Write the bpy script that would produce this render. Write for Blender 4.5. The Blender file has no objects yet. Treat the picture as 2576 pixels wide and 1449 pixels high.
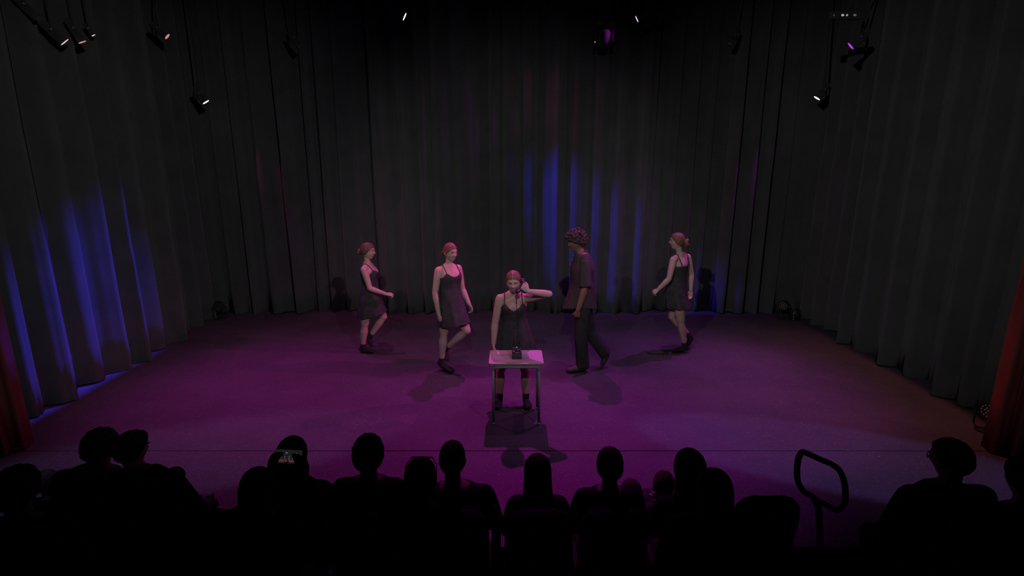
import bpy, bmesh, math, random
from mathutils import Vector, Matrix, Quaternion, noise

random.seed(7)
sc = bpy.context.scene
COL = sc.collection
V = Vector

# ---------------------------------------------------------------- camera
cam_d = bpy.data.cameras.new('camera')
cam_d.sensor_width = 36.0
cam_d.lens = 36.0 * 1300.0 / 2576.0
cam_d.clip_end = 200
cam = bpy.data.objects.new('camera', cam_d)
cam.location = (0, 0, 2.6)
cam.rotation_euler = (math.radians(90 - 13), 0, 0)
COL.objects.link(cam)
sc.camera = cam

# ---------------------------------------------------------------- world: a closed, dark theatre, no sky
world = bpy.data.worlds.new('world')
sc.world = world
world.use_nodes = True
bg = world.node_tree.nodes['Background']
bg.inputs['Color'].default_value = (0.0, 0.0, 0.0, 1)
bg.inputs['Strength'].default_value = 0.0

sc.view_settings.view_transform = 'Standard'
sc.view_settings.look = 'None'
sc.view_settings.exposure = 0.0
sc.view_settings.gamma = 1.0
sc.view_settings.use_curve_mapping = False
sc.cycles.use_denoising = True
sc.cycles.max_bounces = 5
sc.cycles.sample_clamp_indirect = 2.0


def spot(name, loc, aim, power, color, angle, blend=0.6, radius=0.08, square=False):
    d = bpy.data.lights.new(name, 'SPOT')
    d.energy = power
    d.color = color
    d.spot_size = math.radians(angle)
    d.spot_blend = blend
    d.shadow_soft_size = radius
    d.use_square = square
    o = bpy.data.objects.new(name, d)
    o.location = loc
    o.rotation_euler = (V(aim) - V(loc)).to_track_quat('-Z', 'Y').to_euler()
    COL.objects.link(o)
    return o


MAG = (1.0, 0.02, 0.88)
VIO = (0.72, 0.04, 1.0)
BLUE = (0.06, 0.04, 1.0)
INDIGO = (0.30, 0.14, 1.0)
RED = (1.0, 0.10, 0.07)
PINK = (1.0, 0.10, 0.45)
# lamps of the stage rig above the picture: three back-light pools on the floor
spot('pool_light_middle_offscreen', (0.06, 8.75, 6.4), (0.08, 4.90, 0), 1180, MAG, 38, 1.0, 0.04)
spot('pool_light_left_offscreen', (-4.2, 8.3, 6.2), (-2.9, 5.9, 0), 700, MAG, 38, 1.0, 0.08)
spot('pool_light_right_offscreen', (4.6, 8.5, 6.2), (2.3, 6.1, 0), 830, VIO, 40, 1.0, 0.08)
# the same rig: washes straight down on the upstage floor
spot('top_wash_left_offscreen', (-2.4, 6.6, 6.4), (-2.4, 6.7, 0), 360, (1.0, 0.22, 0.70), 70, 1.0, 0.1)
spot('top_wash_right_offscreen', (2.0, 6.8, 6.4), (1.8, 6.9, 0), 340, (0.75, 0.28, 1.0), 68, 1.0, 0.1)
# side rig, above the lamps in view: pink and red cross lights on the performers
spot('cross_light_right_offscreen', (4.7, 6.1, 4.9), (-0.7, 6.2, 1.15), 950, (1.0, 0.06, 0.62), 30, 1.0, 0.05)
spot('cross_light_left_offscreen', (-4.8, 6.4, 4.9), (0.2, 5.7, 1.1), 360, (1.0, 0.13, 0.20), 24, 1.0, 0.05)
# front-of-house rig over the auditorium: blue strips on the front of the stage, neutral front light above the heads
w = spot('front_wash_right_offscreen', (1.5, 0.2, 6.8), (3.0, 4.30, 0), 1000, (0.34, 0.24, 1.0), 8.0, 0.2, 0.06, True)
w.scale = (3.4, 1, 1)
w = spot('front_wash_left_offscreen', (-1.5, 0.2, 6.8), (-3.0, 4.32, 0), 560, (0.50, 0.38, 1.0), 9.5, 0.5, 0.06, True)
w.scale = (3.2, 1, 1)
spot('face_light_offscreen', (2.6, 0.8, 6.4), (0.1, 5.4, 0.6), 300, (0.75, 0.50, 1.0), 26, 1.0, 0.1)
spot('front_light_middle_offscreen', (0.0, -3.0, 6.0), (0.0, 8.6, 1.7), 800, (1, 1, 1), 35, 1.0, 0.08)
spot('front_light_left_offscreen', (-3.5, -3.0, 6.0), (4.3, 7.8, 1.9), 800, (1, 1, 1), 35, 1.0, 0.08)
spot('front_light_right_offscreen', (3.5, -3.0, 6.0), (-4.5, 7.8, 1.9), 800, (1, 1, 1), 35, 1.0, 0.08)


# ---------------------------------------------------------------- materials
MATS = {}


def mat(name, col, rough=0.8, spec=0.2, var=0.15, scale=8.0, bump=0.0, bscale=60.0, metal=0.0, emit=None, estr=0.0, sheen=0.0, flat=0.0):
    if name in MATS:
        return MATS[name]
    m = bpy.data.materials.new(name)
    m.use_nodes = True
    nt = m.node_tree
    b = nt.nodes['Principled BSDF']
    b.inputs['Roughness'].default_value = rough
    b.inputs['Specular IOR Level'].default_value = spec
    b.inputs['Metallic'].default_value = metal
    tc = nt.nodes.new('ShaderNodeTexCoord')
    n = nt.nodes.new('ShaderNodeTexNoise')
    n.inputs['Scale'].default_value = scale
    n.inputs['Detail'].default_value = 4
    nt.links.new(tc.outputs['Object'], n.inputs['Vector'])
    r = nt.nodes.new('ShaderNodeValToRGB')
    r.color_ramp.elements[0].position = 0.3
    r.color_ramp.elements[1].position = 0.7
    r.color_ramp.elements[0].color = [c * (1 - var) for c in col] + [1]
    r.color_ramp.elements[1].color = [min(1, c * (1 + var)) for c in col] + [1]
    nt.links.new(n.outputs['Fac'], r.inputs['Fac'])
    nt.links.new(r.outputs['Color'], b.inputs['Base Color'])
    if bump:
        n2 = nt.nodes.new('ShaderNodeTexNoise')
        n2.inputs['Scale'].default_value = bscale
        nt.links.new(tc.outputs['Object'], n2.inputs['Vector'])
        bp = nt.nodes.new('ShaderNodeBump')
        bp.inputs['Strength'].default_value = bump
        bp.inputs['Distance'].default_value = 0.01
        nt.links.new(n2.outputs['Fac'], bp.inputs['Height'])
        nt.links.new(bp.outputs['Normal'], b.inputs['Normal'])
    if emit:
        b.inputs['Emission Color'].default_value = (*emit, 1)
        b.inputs['Emission Strength'].default_value = estr
    b.inputs['Diffuse Roughness'].default_value = flat
    if sheen:
        b.inputs['Sheen Weight'].default_value = sheen
    MATS[name] = m
    return m


def floor_material():
    m = bpy.data.materials.new('stage_floor')
    m.use_nodes = True
    nt = m.node_tree
    L = nt.links.new
    b = nt.nodes['Principled BSDF']
    tc = nt.nodes.new('ShaderNodeTexCoord')

    def tex(scale, sx, sy, rot, detail=3, rough=0.6):
        mp = nt.nodes.new('ShaderNodeMapping')
        mp.inputs['Scale'].default_value = (sx, sy, 1)
        mp.inputs['Rotation'].default_value = (0, 0, rot)
        n = nt.nodes.new('ShaderNodeTexNoise')
        n.inputs['Scale'].default_value = scale
        n.inputs['Detail'].default_value = detail
        n.inputs['Roughness'].default_value = rough
        L(tc.outputs['Object'], mp.inputs['Vector'])
        L(mp.outputs['Vector'], n.inputs['Vector'])
        return n

    def ramp(node, p0, p1):
        r = nt.nodes.new('ShaderNodeMapRange')
        r.inputs['From Min'].default_value = p0
        r.inputs['From Max'].default_value = p1
        L(node.outputs['Fac'], r.inputs['Value'])
        return r.outputs['Result']

    def mix(fac, a, c):
        x = nt.nodes.new('ShaderNodeMix')
        x.data_type = 'RGBA'
        L(fac, x.inputs['Factor'])
        if isinstance(a, tuple):
            x.inputs['A'].default_value = (*a, 1)
        else:
            L(a, x.inputs['A'])
        x.inputs['B'].default_value = (*c, 1)
        return x.outputs['Result']
    base = mix(ramp(tex(1.1, 1, 1, 0, 6), 0.3, 0.75), (0.046, 0.046, 0.048), (0.074, 0.072, 0.076))
    base = mix(ramp(tex(26, 1, 1, 0.3, 4, 0.8), 0.56, 0.72), base, (0.120, 0.105, 0.105))      # scuffs
    base = mix(ramp(tex(4.0, 1, 10, 0.12, 3), 0.65, 0.76), base, (0.115, 0.100, 0.098))        # streaks along the boards
    base = mix(ramp(tex(5.0, 9, 1, -0.9, 2), 0.70, 0.76), base, (0.13, 0.11, 0.11))           # drag marks
    base = mix(ramp(tex(48, 1, 1, 0, 1), 0.715, 0.76), base, (0.24, 0.19, 0.14))               # specks
    L(base, b.inputs['Base Color'])
    n = tex(9, 1, 1, 0, 4)
    r = nt.nodes.new('ShaderNodeMapRange')
    r.inputs['To Min'].default_value = 0.48
    r.inputs['To Max'].default_value = 0.72
    L(n.outputs['Fac'], r.inputs['Value'])
    L(r.outputs['Result'], b.inputs['Roughness'])
    b.inputs['Specular IOR Level'].default_value = 0.22
    n2 = tex(90, 1, 1, 0, 2)
    bp = nt.nodes.new('ShaderNodeBump')
    bp.inputs['Strength'].default_value = 0.25
    bp.inputs['Distance'].default_value = 0.004
    L(n2.outputs['Fac'], bp.inputs['Height'])
    L(bp.outputs['Normal'], b.inputs['Normal'])
    return m


M_FLOOR = floor_material()
M_CARPET = mat('dark_carpet', (0.035, 0.035, 0.036), 0.95, 0.0, 0.2, 30, 0.3, 200)
M_VELOUR = mat('black_velour', (0.082, 0.082, 0.083), 0.95, 0.0, 0.10, 3, 0.15, 150, flat=1.0)
M_RED = mat('red_velour', (0.24, 0.060, 0.055), 0.95, 0.0, 0.15, 3, 0.2, 150)
M_DRESS = mat('black_dress_cloth', (0.052, 0.052, 0.053), 0.85, 0.1, 0.2, 14, 0.3, 120)
M_SOCK = mat('black_sock_knit', (0.032, 0.032, 0.033), 0.9, 0.1, 0.2, 30, 0.2, 300)
M_SHIRT = mat('black_shirt_cotton', (0.050, 0.048, 0.049), 0.85, 0.1, 0.2, 10, 0.35, 60)
M_TROUSER = mat('black_trouser_cloth', (0.036, 0.036, 0.037), 0.9, 0.1, 0.2, 10, 0.2, 80)
M_SHOE = mat('black_shoe_leather', (0.05, 0.05, 0.05), 0.5, 0.3, 0.2, 20)
M_SKIN = mat('pale_skin', (0.50, 0.325, 0.285), 0.6, 0.25, 0.06, 12)
M_SKIN_D = mat('brown_skin', (0.20, 0.115, 0.08), 0.55, 0.3, 0.08, 12)
M_LIP = mat('lips', (0.36, 0.14, 0.14), 0.5, 0.3, 0.05)
M_LIP_D = mat('dark_lips', (0.16, 0.07, 0.06), 0.5, 0.3, 0.05)
M_EYEW = mat('eye_white', (0.30, 0.27, 0.26), 0.3, 0.4, 0.03)
M_IRIS = mat('iris', (0.03, 0.02, 0.015), 0.3, 0.4, 0.03)
M_HAIR = mat('auburn_hair', (0.17, 0.075, 0.048), 0.55, 0.3, 0.3, 40, 0.4, 90)
M_HAIR_B = mat('brown_hair', (0.13, 0.075, 0.058), 0.55, 0.3, 0.3, 40, 0.4, 90)
M_HAIR_D = mat('dark_hair', (0.055, 0.040, 0.040), 0.7, 0.2, 0.3, 40, 0.4, 90)
M_DARK = mat('dark_clothing', (0.050, 0.050, 0.055), 0.95, 0.0, 0.2, 10)
M_DARKSKIN = mat('audience_skin', (0.42, 0.28, 0.23), 0.7, 0.2, 0.06, 12)
M_DARKHAIR = mat('dark_brown_hair', (0.050, 0.036, 0.028), 0.7, 0.15, 0.3, 40)
M_SEAT = mat('dark_seat_fabric', (0.045, 0.045, 0.048), 0.95, 0.0, 0.1, 20)
M_BLACKMETAL = mat('black_painted_metal', (0.026, 0.026, 0.027), 0.8, 0.03, 0.1, 12)
M_PIPE = mat('pipe_metal', (0.050, 0.050, 0.052), 0.9, 0.0, 0.1, 12, flat=1.0)
M_STEEL = mat('grey_painted_steel', (0.22, 0.22, 0.23), 0.45, 0.4, 0.06, 12)
M_LAMINATE = mat('white_laminate', (0.42, 0.37, 0.37), 0.4, 0.35, 0.03, 6)
M_PLY = mat('plywood_edge', (0.30, 0.17, 0.10), 0.6, 0.3, 0.2, 30)
M_BAKE = mat('black_bakelite', (0.030, 0.030, 0.031), 0.18, 0.5, 0.05)
M_CHROME = mat('chrome', (0.5, 0.5, 0.5), 0.2, 0.5, 0.03, metal=1.0)
M_DIALW = mat('dial_plate', (0.30, 0.28, 0.28), 0.4, 0.4, 0.05)
M_RUBBER = mat('rubber', (0.03, 0.03, 0.03), 0.8, 0.2, 0.05)
M_GLASS_D = mat('dark_lens_glass', (0.04, 0.04, 0.05), 0.1, 0.5, 0.02)
M_LEDPALE = mat('pale_led_lens', (0.30, 0.28, 0.29), 0.3, 0.5, 0.05)


# ---------------------------------------------------------------- object helpers
def link(o, parent=None):
    COL.objects.link(o)
    if parent:
        o.parent = parent
    return o


def tag(o, label=None, cat=None, group=None, kind=None):
    if label: o['label'] = label
    if cat: o['category'] = cat
    if group: o['group'] = group
    if kind: o['kind'] = kind
    return o


def empty(name, loc, label=None, cat=None, group=None):
    o = bpy.data.objects.new(name, None)
    o.location = loc
    o.empty_display_size = 0.1
    link(o)
    return tag(o, label, cat, group)


def obj(name, bm, material, parent=None, smooth=True, bev=0.0):
    if bev:
        bmesh.ops.bevel(bm, geom=[e for e in bm.edges], offset=bev, segments=2, affect='EDGES', profile=0.5)
    bmesh.ops.recalc_face_normals(bm, faces=bm.faces)
    me = bpy.data.meshes.new(name)
    bm.to_mesh(me)
    bm.free()
    return mobj(name, me, material, parent, smooth)


def mobj(name, me, material, parent=None, smooth=True):
    if smooth:
        me.polygons.foreach_set('use_smooth', [True] * len(me.polygons))
    me.materials.clear()
    me.materials.append(material)
    o = bpy.data.objects.new(name, me)
    return link(o, parent)


def copy_tree(o, parent=None):
    c = o.copy()
    link(c, parent)
    for ch in list(o.children):
        copy_tree(ch, c)
    return c


def box(bm, c, s, rot=None):
    c = V(c)
    vs = []
    for z in (-0.5, 0.5):
        for x, y in ((-0.5, -0.5), (0.5, -0.5), (0.5, 0.5), (-0.5, 0.5)):
            q = V((x * s[0], y * s[1], z * s[2]))
            vs.append(bm.verts.new(c + (rot @ q if rot else q)))
    for f in ((3, 2, 1, 0), (4, 5, 6, 7), (0, 1, 5, 4), (1, 2, 6, 5), (2, 3, 7, 6), (3, 0, 4, 7)):
        bm.faces.new([vs[i] for i in f])
    return vs


def ball(bm, c, s, rot=None, u=16, v=12):
    c = V(c)

    def pt(j, i):
        t, p = math.pi * j / v, 2 * math.pi * i / u
        q = V((s[0] * math.sin(t) * math.cos(p), s[1] * math.sin(t) * math.sin(p), s[2] * math.cos(t)))
        return bm.verts.new(c + (rot @ q if rot else q))
    top, bot = pt(0, 0), pt(v, 0)
    rows = [[pt(j, i) for i in range(u)] for j in range(1, v)]
    for i in range(u):
        k = (i + 1) % u
        bm.faces.new((top, rows[0][i], rows[0][k]))
        bm.faces.new((bot, rows[-1][k], rows[-1][i]))
        for a, b in zip(rows, rows[1:]):
            bm.faces.new((a[i], b[i], b[k], a[k]))


def frame_for(d, hint=None):
    d = d.normalized()
    h = hint or (V((0, 0, 1)) if abs(d.z) < 0.9 else V((0, 1, 0)))
    x = h.cross(d)
    if x.length < 1e-4:
        x = V((1, 0, 0)).cross(d)
    x.normalize()
    return x, d.cross(x).normalized()


def loft(bm, rings, cap=True):
    """rings: lists of equal length of points"""
    vs = [[bm.verts.new(p) for p in r] for r in rings]
    n = len(vs[0])
    for a, b in zip(vs, vs[1:]):
        for i in range(n):
            bm.faces.new((a[i], a[(i + 1) % n], b[(i + 1) % n], b[i]))
    if cap:
        for r in (vs[0], vs[-1]):
            bm.faces.new(r)
    return vs


def tube(bm, pts, radii, seg=10, cap=True, round_end=True, closed=False):
    pts = [V(p) for p in pts]
    if not isinstance(radii, (list, tuple)):
        radii = [radii] * len(pts)
    n = len(pts)
    x = None
    rings = []
    for i, p in enumerate(pts):
        if closed:
            d = pts[(i + 1) % n] - pts[i - 1]
        else:
            d = pts[min(i + 1, n - 1)] - pts[max(i - 1, 0)]
        d.normalize()
        if x is None:
            x, y = frame_for(d)
        else:
            x = (x - d * x.dot(d)).normalized()
            y = d.cross(x)
        r = radii[i]
        rings.append((p, d, x.copy(), y.copy(), r))
    out = []

    def ring(p, x, y, r):
        return [p + x * (r * math.cos(2 * math.pi * k / seg)) + y * (r * math.sin(2 * math.pi * k / seg)) for k in range(seg)]
    if round_end and cap and not closed:
        p, d, x, y, r = rings[0]
        for a in (75, 40):
            out.append(ring(p - d * r * math.sin(math.radians(a)), x, y, r * math.cos(math.radians(a))))
    for p, d, x, y, r in rings:
        out.append(ring(p, x, y, r))
    if round_end and cap and not closed:
        p, d, x, y, r = rings[-1]
        for a in (40, 75):
            out.append(ring(p + d * r * math.sin(math.radians(a)), x, y, r * math.cos(math.radians(a))))
    if closed:
        out.append(out[0])
        vs = [[bm.verts.new(p) for p in r] for r in out[:-1]]
        m = len(vs)
        for i in range(m):
            a, b = vs[i], vs[(i + 1) % m]
            for k in range(seg):
                bm.faces.new((a[k], a[(k + 1) % seg], b[(k + 1) % seg], b[k]))
    else:
        loft(bm, out, cap)


def lathe(bm, prof, seg=24, M=None):
    """profile of (radius, z), closed on the axis by fans"""
    rings = []
    for r, z in prof:
        rings.append([V((max(r, 1e-4) * math.cos(2 * math.pi * k / seg), max(r, 1e-4) * math.sin(2 * math.pi * k / seg), z)) for k in range(seg)])
    if M:
        rings = [[M @ p for p in r] for r in rings]
    loft(bm, rings, True)


def catmull(pts, n=6, closed=False):
    pts = [V(p) for p in pts]
    out = []
    N = len(pts)
    for i in range(N if closed else N - 1):
        if closed:
            p0, p1, p2, p3 = pts[i - 1], pts[i], pts[(i + 1) % N], pts[(i + 2) % N]
        else:
            p0, p1, p2, p3 = pts[max(i - 1, 0)], pts[i], pts[i + 1], pts[min(i + 2, N - 1)]
        for k in range(n):
            t = k / n
            out.append(0.5 * ((2 * p1) + (p2 - p0) * t + (2 * p0 - 5 * p1 + 4 * p2 - p3) * t * t + (3 * p1 - p0 - 3 * p2 + p3) * t ** 3))
    if not closed:
        out.append(pts[-1])
    return out


def fuse(bm, voxel, smooth=3, factor=0.5):
    """one continuous skin over all the closed shapes in bm"""
    bmesh.ops.recalc_face_normals(bm, faces=bm.faces)
    me = bpy.data.meshes.new('fuse')
    bm.to_mesh(me)
    bm.free()
    o = bpy.data.objects.new('fuse', me)
    COL.objects.link(o)
    r = o.modifiers.new('r', 'REMESH')
    r.mode = 'VOXEL'
    r.voxel_size = voxel
    if smooth:
        s = o.modifiers.new('s', 'SMOOTH')
        s.factor = factor
        s.iterations = smooth
    dg = bpy.context.evaluated_depsgraph_get()
    out = bpy.data.meshes.new_from_object(o.evaluated_get(dg))
    bpy.data.objects.remove(o)
    bpy.data.meshes.remove(me)
    return out


def smoothstep(a, b, x):
    t = max(0.0, min(1.0, (x - a) / (b - a)))
    return t * t * (3 - 2 * t)


def gauss(x, s):
    return math.exp(-(x / s) ** 2)


def struct(name, bm, m, parent=None, smooth=False, label=None, cat=None):
    o = obj(name, bm, m, parent, smooth)
    if parent is None:
        tag(o, label, cat, kind='structure')
    return o

# ================================================================ SETTING
# floor: stage level z = 0, laid in two sheets with a seam; the auditorium floor is lower
floor = bpy.data.objects.new('floor', None)
link(floor)
tag(floor, 'dark scuffed stage floor lit in magenta pools', 'floor', kind='structure')
bm = bmesh.new(); box(bm, (0, 6.96, -0.125), (12.0, 5.08, 0.25)); obj('floor_sheet', bm, M_FLOOR, floor, False)
bm = bmesh.new(); box(bm, (0, 3.78, -0.127), (12.0, 1.27, 0.246)); obj('floor_sheet', bm, M_FLOOR, floor, False)
bm = bmesh.new(); box(bm, (0, 4.418, -0.14), (12.0, 0.012, 0.22)); obj('floor_seam', bm, M_RUBBER, floor, False)
bm = bmesh.new(); box(bm, (0, 0.57, -0.28), (14.0, 5.14, 0.06))
struct('floor_auditorium', bm, M_CARPET, label='unlit dark auditorium floor under the audience seats', cat='floor')


def curtain(name, a, b, h, m, fold, amp, seed, flare=0.35, z0=0.012):
    """a hanging cloth from a to b (floor points) with deep irregular folds"""
    rnd = random.Random(seed)
    a, b = V(a), V(b)
    L = (b - a).length
    t = (b - a).normalized()
    n = V((-t.y, t.x))
    nf = max(2, round(L / fold))
    cuts = [0.0]
    for i in range(nf):
        cuts.append(cuts[-1] + rnd.uniform(0.65, 1.35))
    k = L / cuts[-1]
    cuts = [c * k for c in cuts]
    amps = [amp * rnd.uniform(0.6, 1.25) for _ in range(nf)]
    drift = [rnd.uniform(-1, 1) * fold * 0.18 for _ in range(nf + 1)]
    cols = []
    per = 12
    for i in range(nf):
        for j in range(per):
            cols.append((i, j / per))
    cols.append((nf - 1, 1.0))
    bm = bmesh.new()
    rows = 11
    grid = []
    for r in range(rows):
        v = r / (rows - 1)
        z = z0 + h * v ** 1.15
        low = (1 - v) ** 1.5
        row = []
        for i, f in cols:
            c0 = cuts[i] + drift[i] * low * (0 if i == 0 else 1)
            c1 = cuts[i + 1] + drift[i + 1] * low * (0 if i + 1 == nf else 1)
            u = c0 + (c1 - c0) * f
            ph = 2 * math.pi * f
            w = math.cos(ph) + 0.22 * math.cos(2 * ph + seed + i) + 0.10 * math.cos(3 * ph + i * 2)
            am = amps[i] * (1 - f) + amps[min(i + 1, nf - 1)] * f
            off = am * w * (1 + flare * low)
            off += 0.02 * noise.noise(V((u * 1.3, z * 0.8, seed)))
            p = a + t * (u + 0.012 * noise.noise(V((u * 3, z * 0.6, seed + 9)))) + n * off
            row.append(bm.verts.new((p.x, p.y, z + (0.012 * math.sin(u * 5 + seed) if r == 0 else 0))))
        grid.append(row)
    for r in range(rows - 1):
        for i in range(len(cols) - 1):
            bm.faces.new((grid[r][i], grid[r][i + 1], grid[r + 1][i + 1], grid[r + 1][i]))
    o = obj(name, bm, m)
    s = o.modifiers.new('thickness', 'SOLIDIFY')
    s.thickness = 0.006
    return o


HC = 6.6
GL = 'blue-lit side curtains'
for i, (a, b) in enumerate([((-5.26, 4.70), (-5.05, 5.66)), ((-5.27, 5.50), (-5.10, 6.88)), ((-5.29, 6.72), (-5.12, 7.86)), ((-5.42, 7.74), (-5.33, 8.98))]):
    tag(curtain('side_curtain', a, b, HC, M_VELOUR, 0.34, 0.070, 11 + i), 'dark velour side curtain with folds catching strong blue light', 'curtain', GL)
GR = 'dim grey side curtains'
for i, (a, b) in enumerate([((5.16, 4.80), (4.97, 5.78)), ((5.26, 5.70), (4.98, 6.76)), ((5.26, 6.68), (4.98, 7.64)), ((5.30, 7.56), (5.20, 8.98))]):
    tag(curtain('side_curtain', b, a, HC, M_VELOUR, 0.36, 0.065, 31 + i), 'dark velour side curtain with folds in faint grey light', 'curtain', GR)
GB = 'backdrop curtains'
xs = [-5.45, -3.9, -2.3, -0.75, 0.8, 2.35, 3.85, 5.25]
for i in range(7):
    tag(curtain('backdrop_curtain', (xs[i] - 0.12, 9.20 + 0.17 * (i % 2)), (xs[i + 1] + 0.12, 9.20 + 0.17 * (i % 2)), HC, M_VELOUR, 0.33, 0.062, 51 + i), 'black velour backdrop curtain with thin blue-lit fold edges', 'curtain', GB)
tag(curtain('house_drape', (-5.25, 3.75), (-4.60, 4.52), HC, M_RED, 0.125, 0.050, 72, 0.1), 'maroon house drape standing by the blue-lit side curtains', 'drape')
tag(curtain('house_drape', (4.47, 4.46), (5.2, 3.80), HC, M_RED, 0.135, 0.055, 74, 0.1), 'rust red house drape by the speckled round lamp', 'drape')
# walls behind the curtains
for nm, c, s in (('wall_back', (0, 9.62, 3.2), (12.0, 0.1, 7.0)), ('wall_left', (-5.95, 6.0, 3.2), (0.1, 7.2, 7.0)), ('wall_right', (5.95, 6.0, 3.2), (0.1, 7.2, 7.0))):
    bm = bmesh.new(); box(bm, c, s)
    struct(nm, bm, M_VELOUR, label='plain black stage wall behind the curtains', cat='wall')

# ================================================================ PEOPLE
def head_point(dx, dy, dz, s=1.0, male=False):
    """surface of a head for a unit direction; forward +Y, up +Z, right +X"""
    x, y, z = dx * 0.074, dy * 0.094, dz * 0.114
    if dz > 0:
        x *= 1 + 0.16 * dz * dz
        y *= 1 + 0.14 * dz * dz
        z *= 1 - 0.03 * dz
    jaw = 0.82 if male else 0.79
    x *= 1 - (1 - jaw) * smoothstep(0.15, 0.9, -dz)
    if dy < 0:
        y *= 1 - 0.5 * smoothstep(0.15, 0.95, -dz)
    else:
        y *= 1 - 0.04 * smoothstep(0.0, 0.5, -dz)
        if dz < -0.55:
            y += 0.016 * smoothstep(0.55, 0.95, -dz) * smoothstep(0.0, 0.4, dy)
    if dy > 0.25:
        f = smoothstep(0.25, 0.7, dy)
        # sockets, brow, nose, cheek, lips, chin
        for sx in (-1, 1):
            y -= f * 0.0095 * gauss(x - sx * 0.031, 0.017) * gauss(z - 0.004, 0.012)
            y += f * 0.004 * gauss(x - sx * 0.033, 0.02) * gauss(z + 0.028, 0.018)
        y += f * 0.004 * gauss(z - 0.024, 0.010) * gauss(x, 0.05)
        nz = smoothstep(0.012, -0.030, z) * (1 - smoothstep(-0.034, -0.044, z))
        y += f * (0.003 * gauss(z - 0.008, 0.012) + 0.021 * nz) * gauss(x, 0.0075 + 0.006 * nz)
        y += f * 0.003 * gauss(z + 0.062, 0.010) * gauss(x, 0.018)
        y -= f * 0.003 * gauss(z + 0.078, 0.006) * gauss(x, 0.02)
        y += f * 0.006 * gauss(z + 0.096, 0.014) * gauss(x, 0.018)
    return V((x, y, z)) * s


def sphere_dirs(u, v):
    for j in range(v + 1):
        t = math.pi * j / v
        for i in range(u):
            p = 2 * math.pi * i / u
            yield i, j, math.sin(t) * math.cos(p), math.sin(t) * math.sin(p), math.cos(t)


def dir_mesh(bm, fn, u=56, v=44):
    rings = {}
    for i, j, dx, dy, dz in sphere_dirs(u, v):
        if j in (0, v) and i > 0:
            continue
        rings[(i, j)] = bm.verts.new(fn(dx, dy, dz))
    for j in range(v):
        for i in range(u):
            k = (i + 1) % u
            if j == 0:
                bm.faces.new((rings[(0, 0)], rings[(i, 1)], rings[(k, 1)]))
            elif j == v - 1:
                bm.faces.new((rings[(i, j)], rings[(0, v)], rings[(k, j)]))
            else:
                bm.faces.new((rings[(i, j)], rings[(i, j + 1)], rings[(k, j + 1)], rings[(k, j)]))


def head_frame(center, fwd, roll=0.0):
    f = V(fwd).normalized()
    r = f.cross(V((0, 0, 1))).normalized()
    u = r.cross(f).normalized()
    M = Matrix((r, f, u)).transposed().to_4x4()
    M = M @ Matrix.Rotation(roll, 4, 'Y')
    return Matrix.Translation(V(center)) @ M


def add_head(bm, M, s=1.0, male=False, u=56, v=44):
    dir_mesh(bm, lambda x, y, z: M @ head_point(x, y, z, s, male), u, v)
    for sx in (-1, 1):
        R = M.to_3x3() @ Matrix.Rotation(sx * -0.35, 3, 'Z')
        ball(bm, M @ (V((sx * 0.073, -0.008, -0.008)) * s), (0.009 * s, 0.017 * s, 0.030 * s), R, 10, 8)


def hair_mask(dx, dy, dz, low=-0.5):
    line = -0.36 + 0.98 * max(dy, 0) if dy > 0 else -0.36 + (low + 0.36) * smoothstep(0, 0.6, -dy)
    return smoothstep(-0.07, 0.07, dz - line)


def hair_cap(M, s, thick=0.010, low=-0.5, male=False, grain=0.0, seed=0):
    bm = bmesh.new()

    def fn(x, y, z):
        k = hair_mask(x, y, z, low)
        p = head_point(x, y, z, s, male)
        d = V((x, y, z))
        g = grain * noise.noise(d * 6 + V((seed, 0, 0)))
        return M @ (p + d * ((thick + g) * k - 0.016 * (1 - k)))
    dir_mesh(bm, fn, 64, 48)
    return bm


def face_parts(parent, M, s, lip, brow):
    for sx in (-1, 1):
        bm = bmesh.new()
        ball(bm, M @ (V((sx * 0.031, 0.0775, 0.003)) * s), (0.0115 * s, 0.006 * s, 0.0038 * s), M.to_3x3(), 12, 8)
        e = obj('eye', bm, M_EYEW, parent)
        bm = bmesh.new()
        ball(bm, M @ (V((sx * 0.031, 0.0818, 0.003)) * s), (0.0056 * s, 0.003 * s, 0.0036 * s), M.to_3x3(), 10, 8)
        obj('iris', bm, M_IRIS, e)
        bm = bmesh.new()
        pts = [M @ (V((sx * a, b, c)) * s) for a, b, c in ((0.012, 0.0935, 0.020), (0.026, 0.0895, 0.0245), (0.040, 0.080, 0.0235), (0.049, 0.071, 0.018))]
        tube(bm, catmull(pts, 3), 0.0030 * s, 6)
        obj('eyebrow', bm, brow, parent)
    bm = bmesh.new()
    ball(bm, M @ (V((0, 0.0840, -0.0585)) * s), (0.018 * s, 0.006 * s, 0.0036 * s), M.to_3x3(), 14, 8)
    ball(bm, M @ (V((0, 0.0840, -0.0665)) * s), (0.0155 * s, 0.0065 * s, 0.0042 * s), M.to_3x3(), 14, 8)
    obj('lips', fuse_bm(bm), lip, parent)


def fuse_bm(bm):
    return bm


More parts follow.
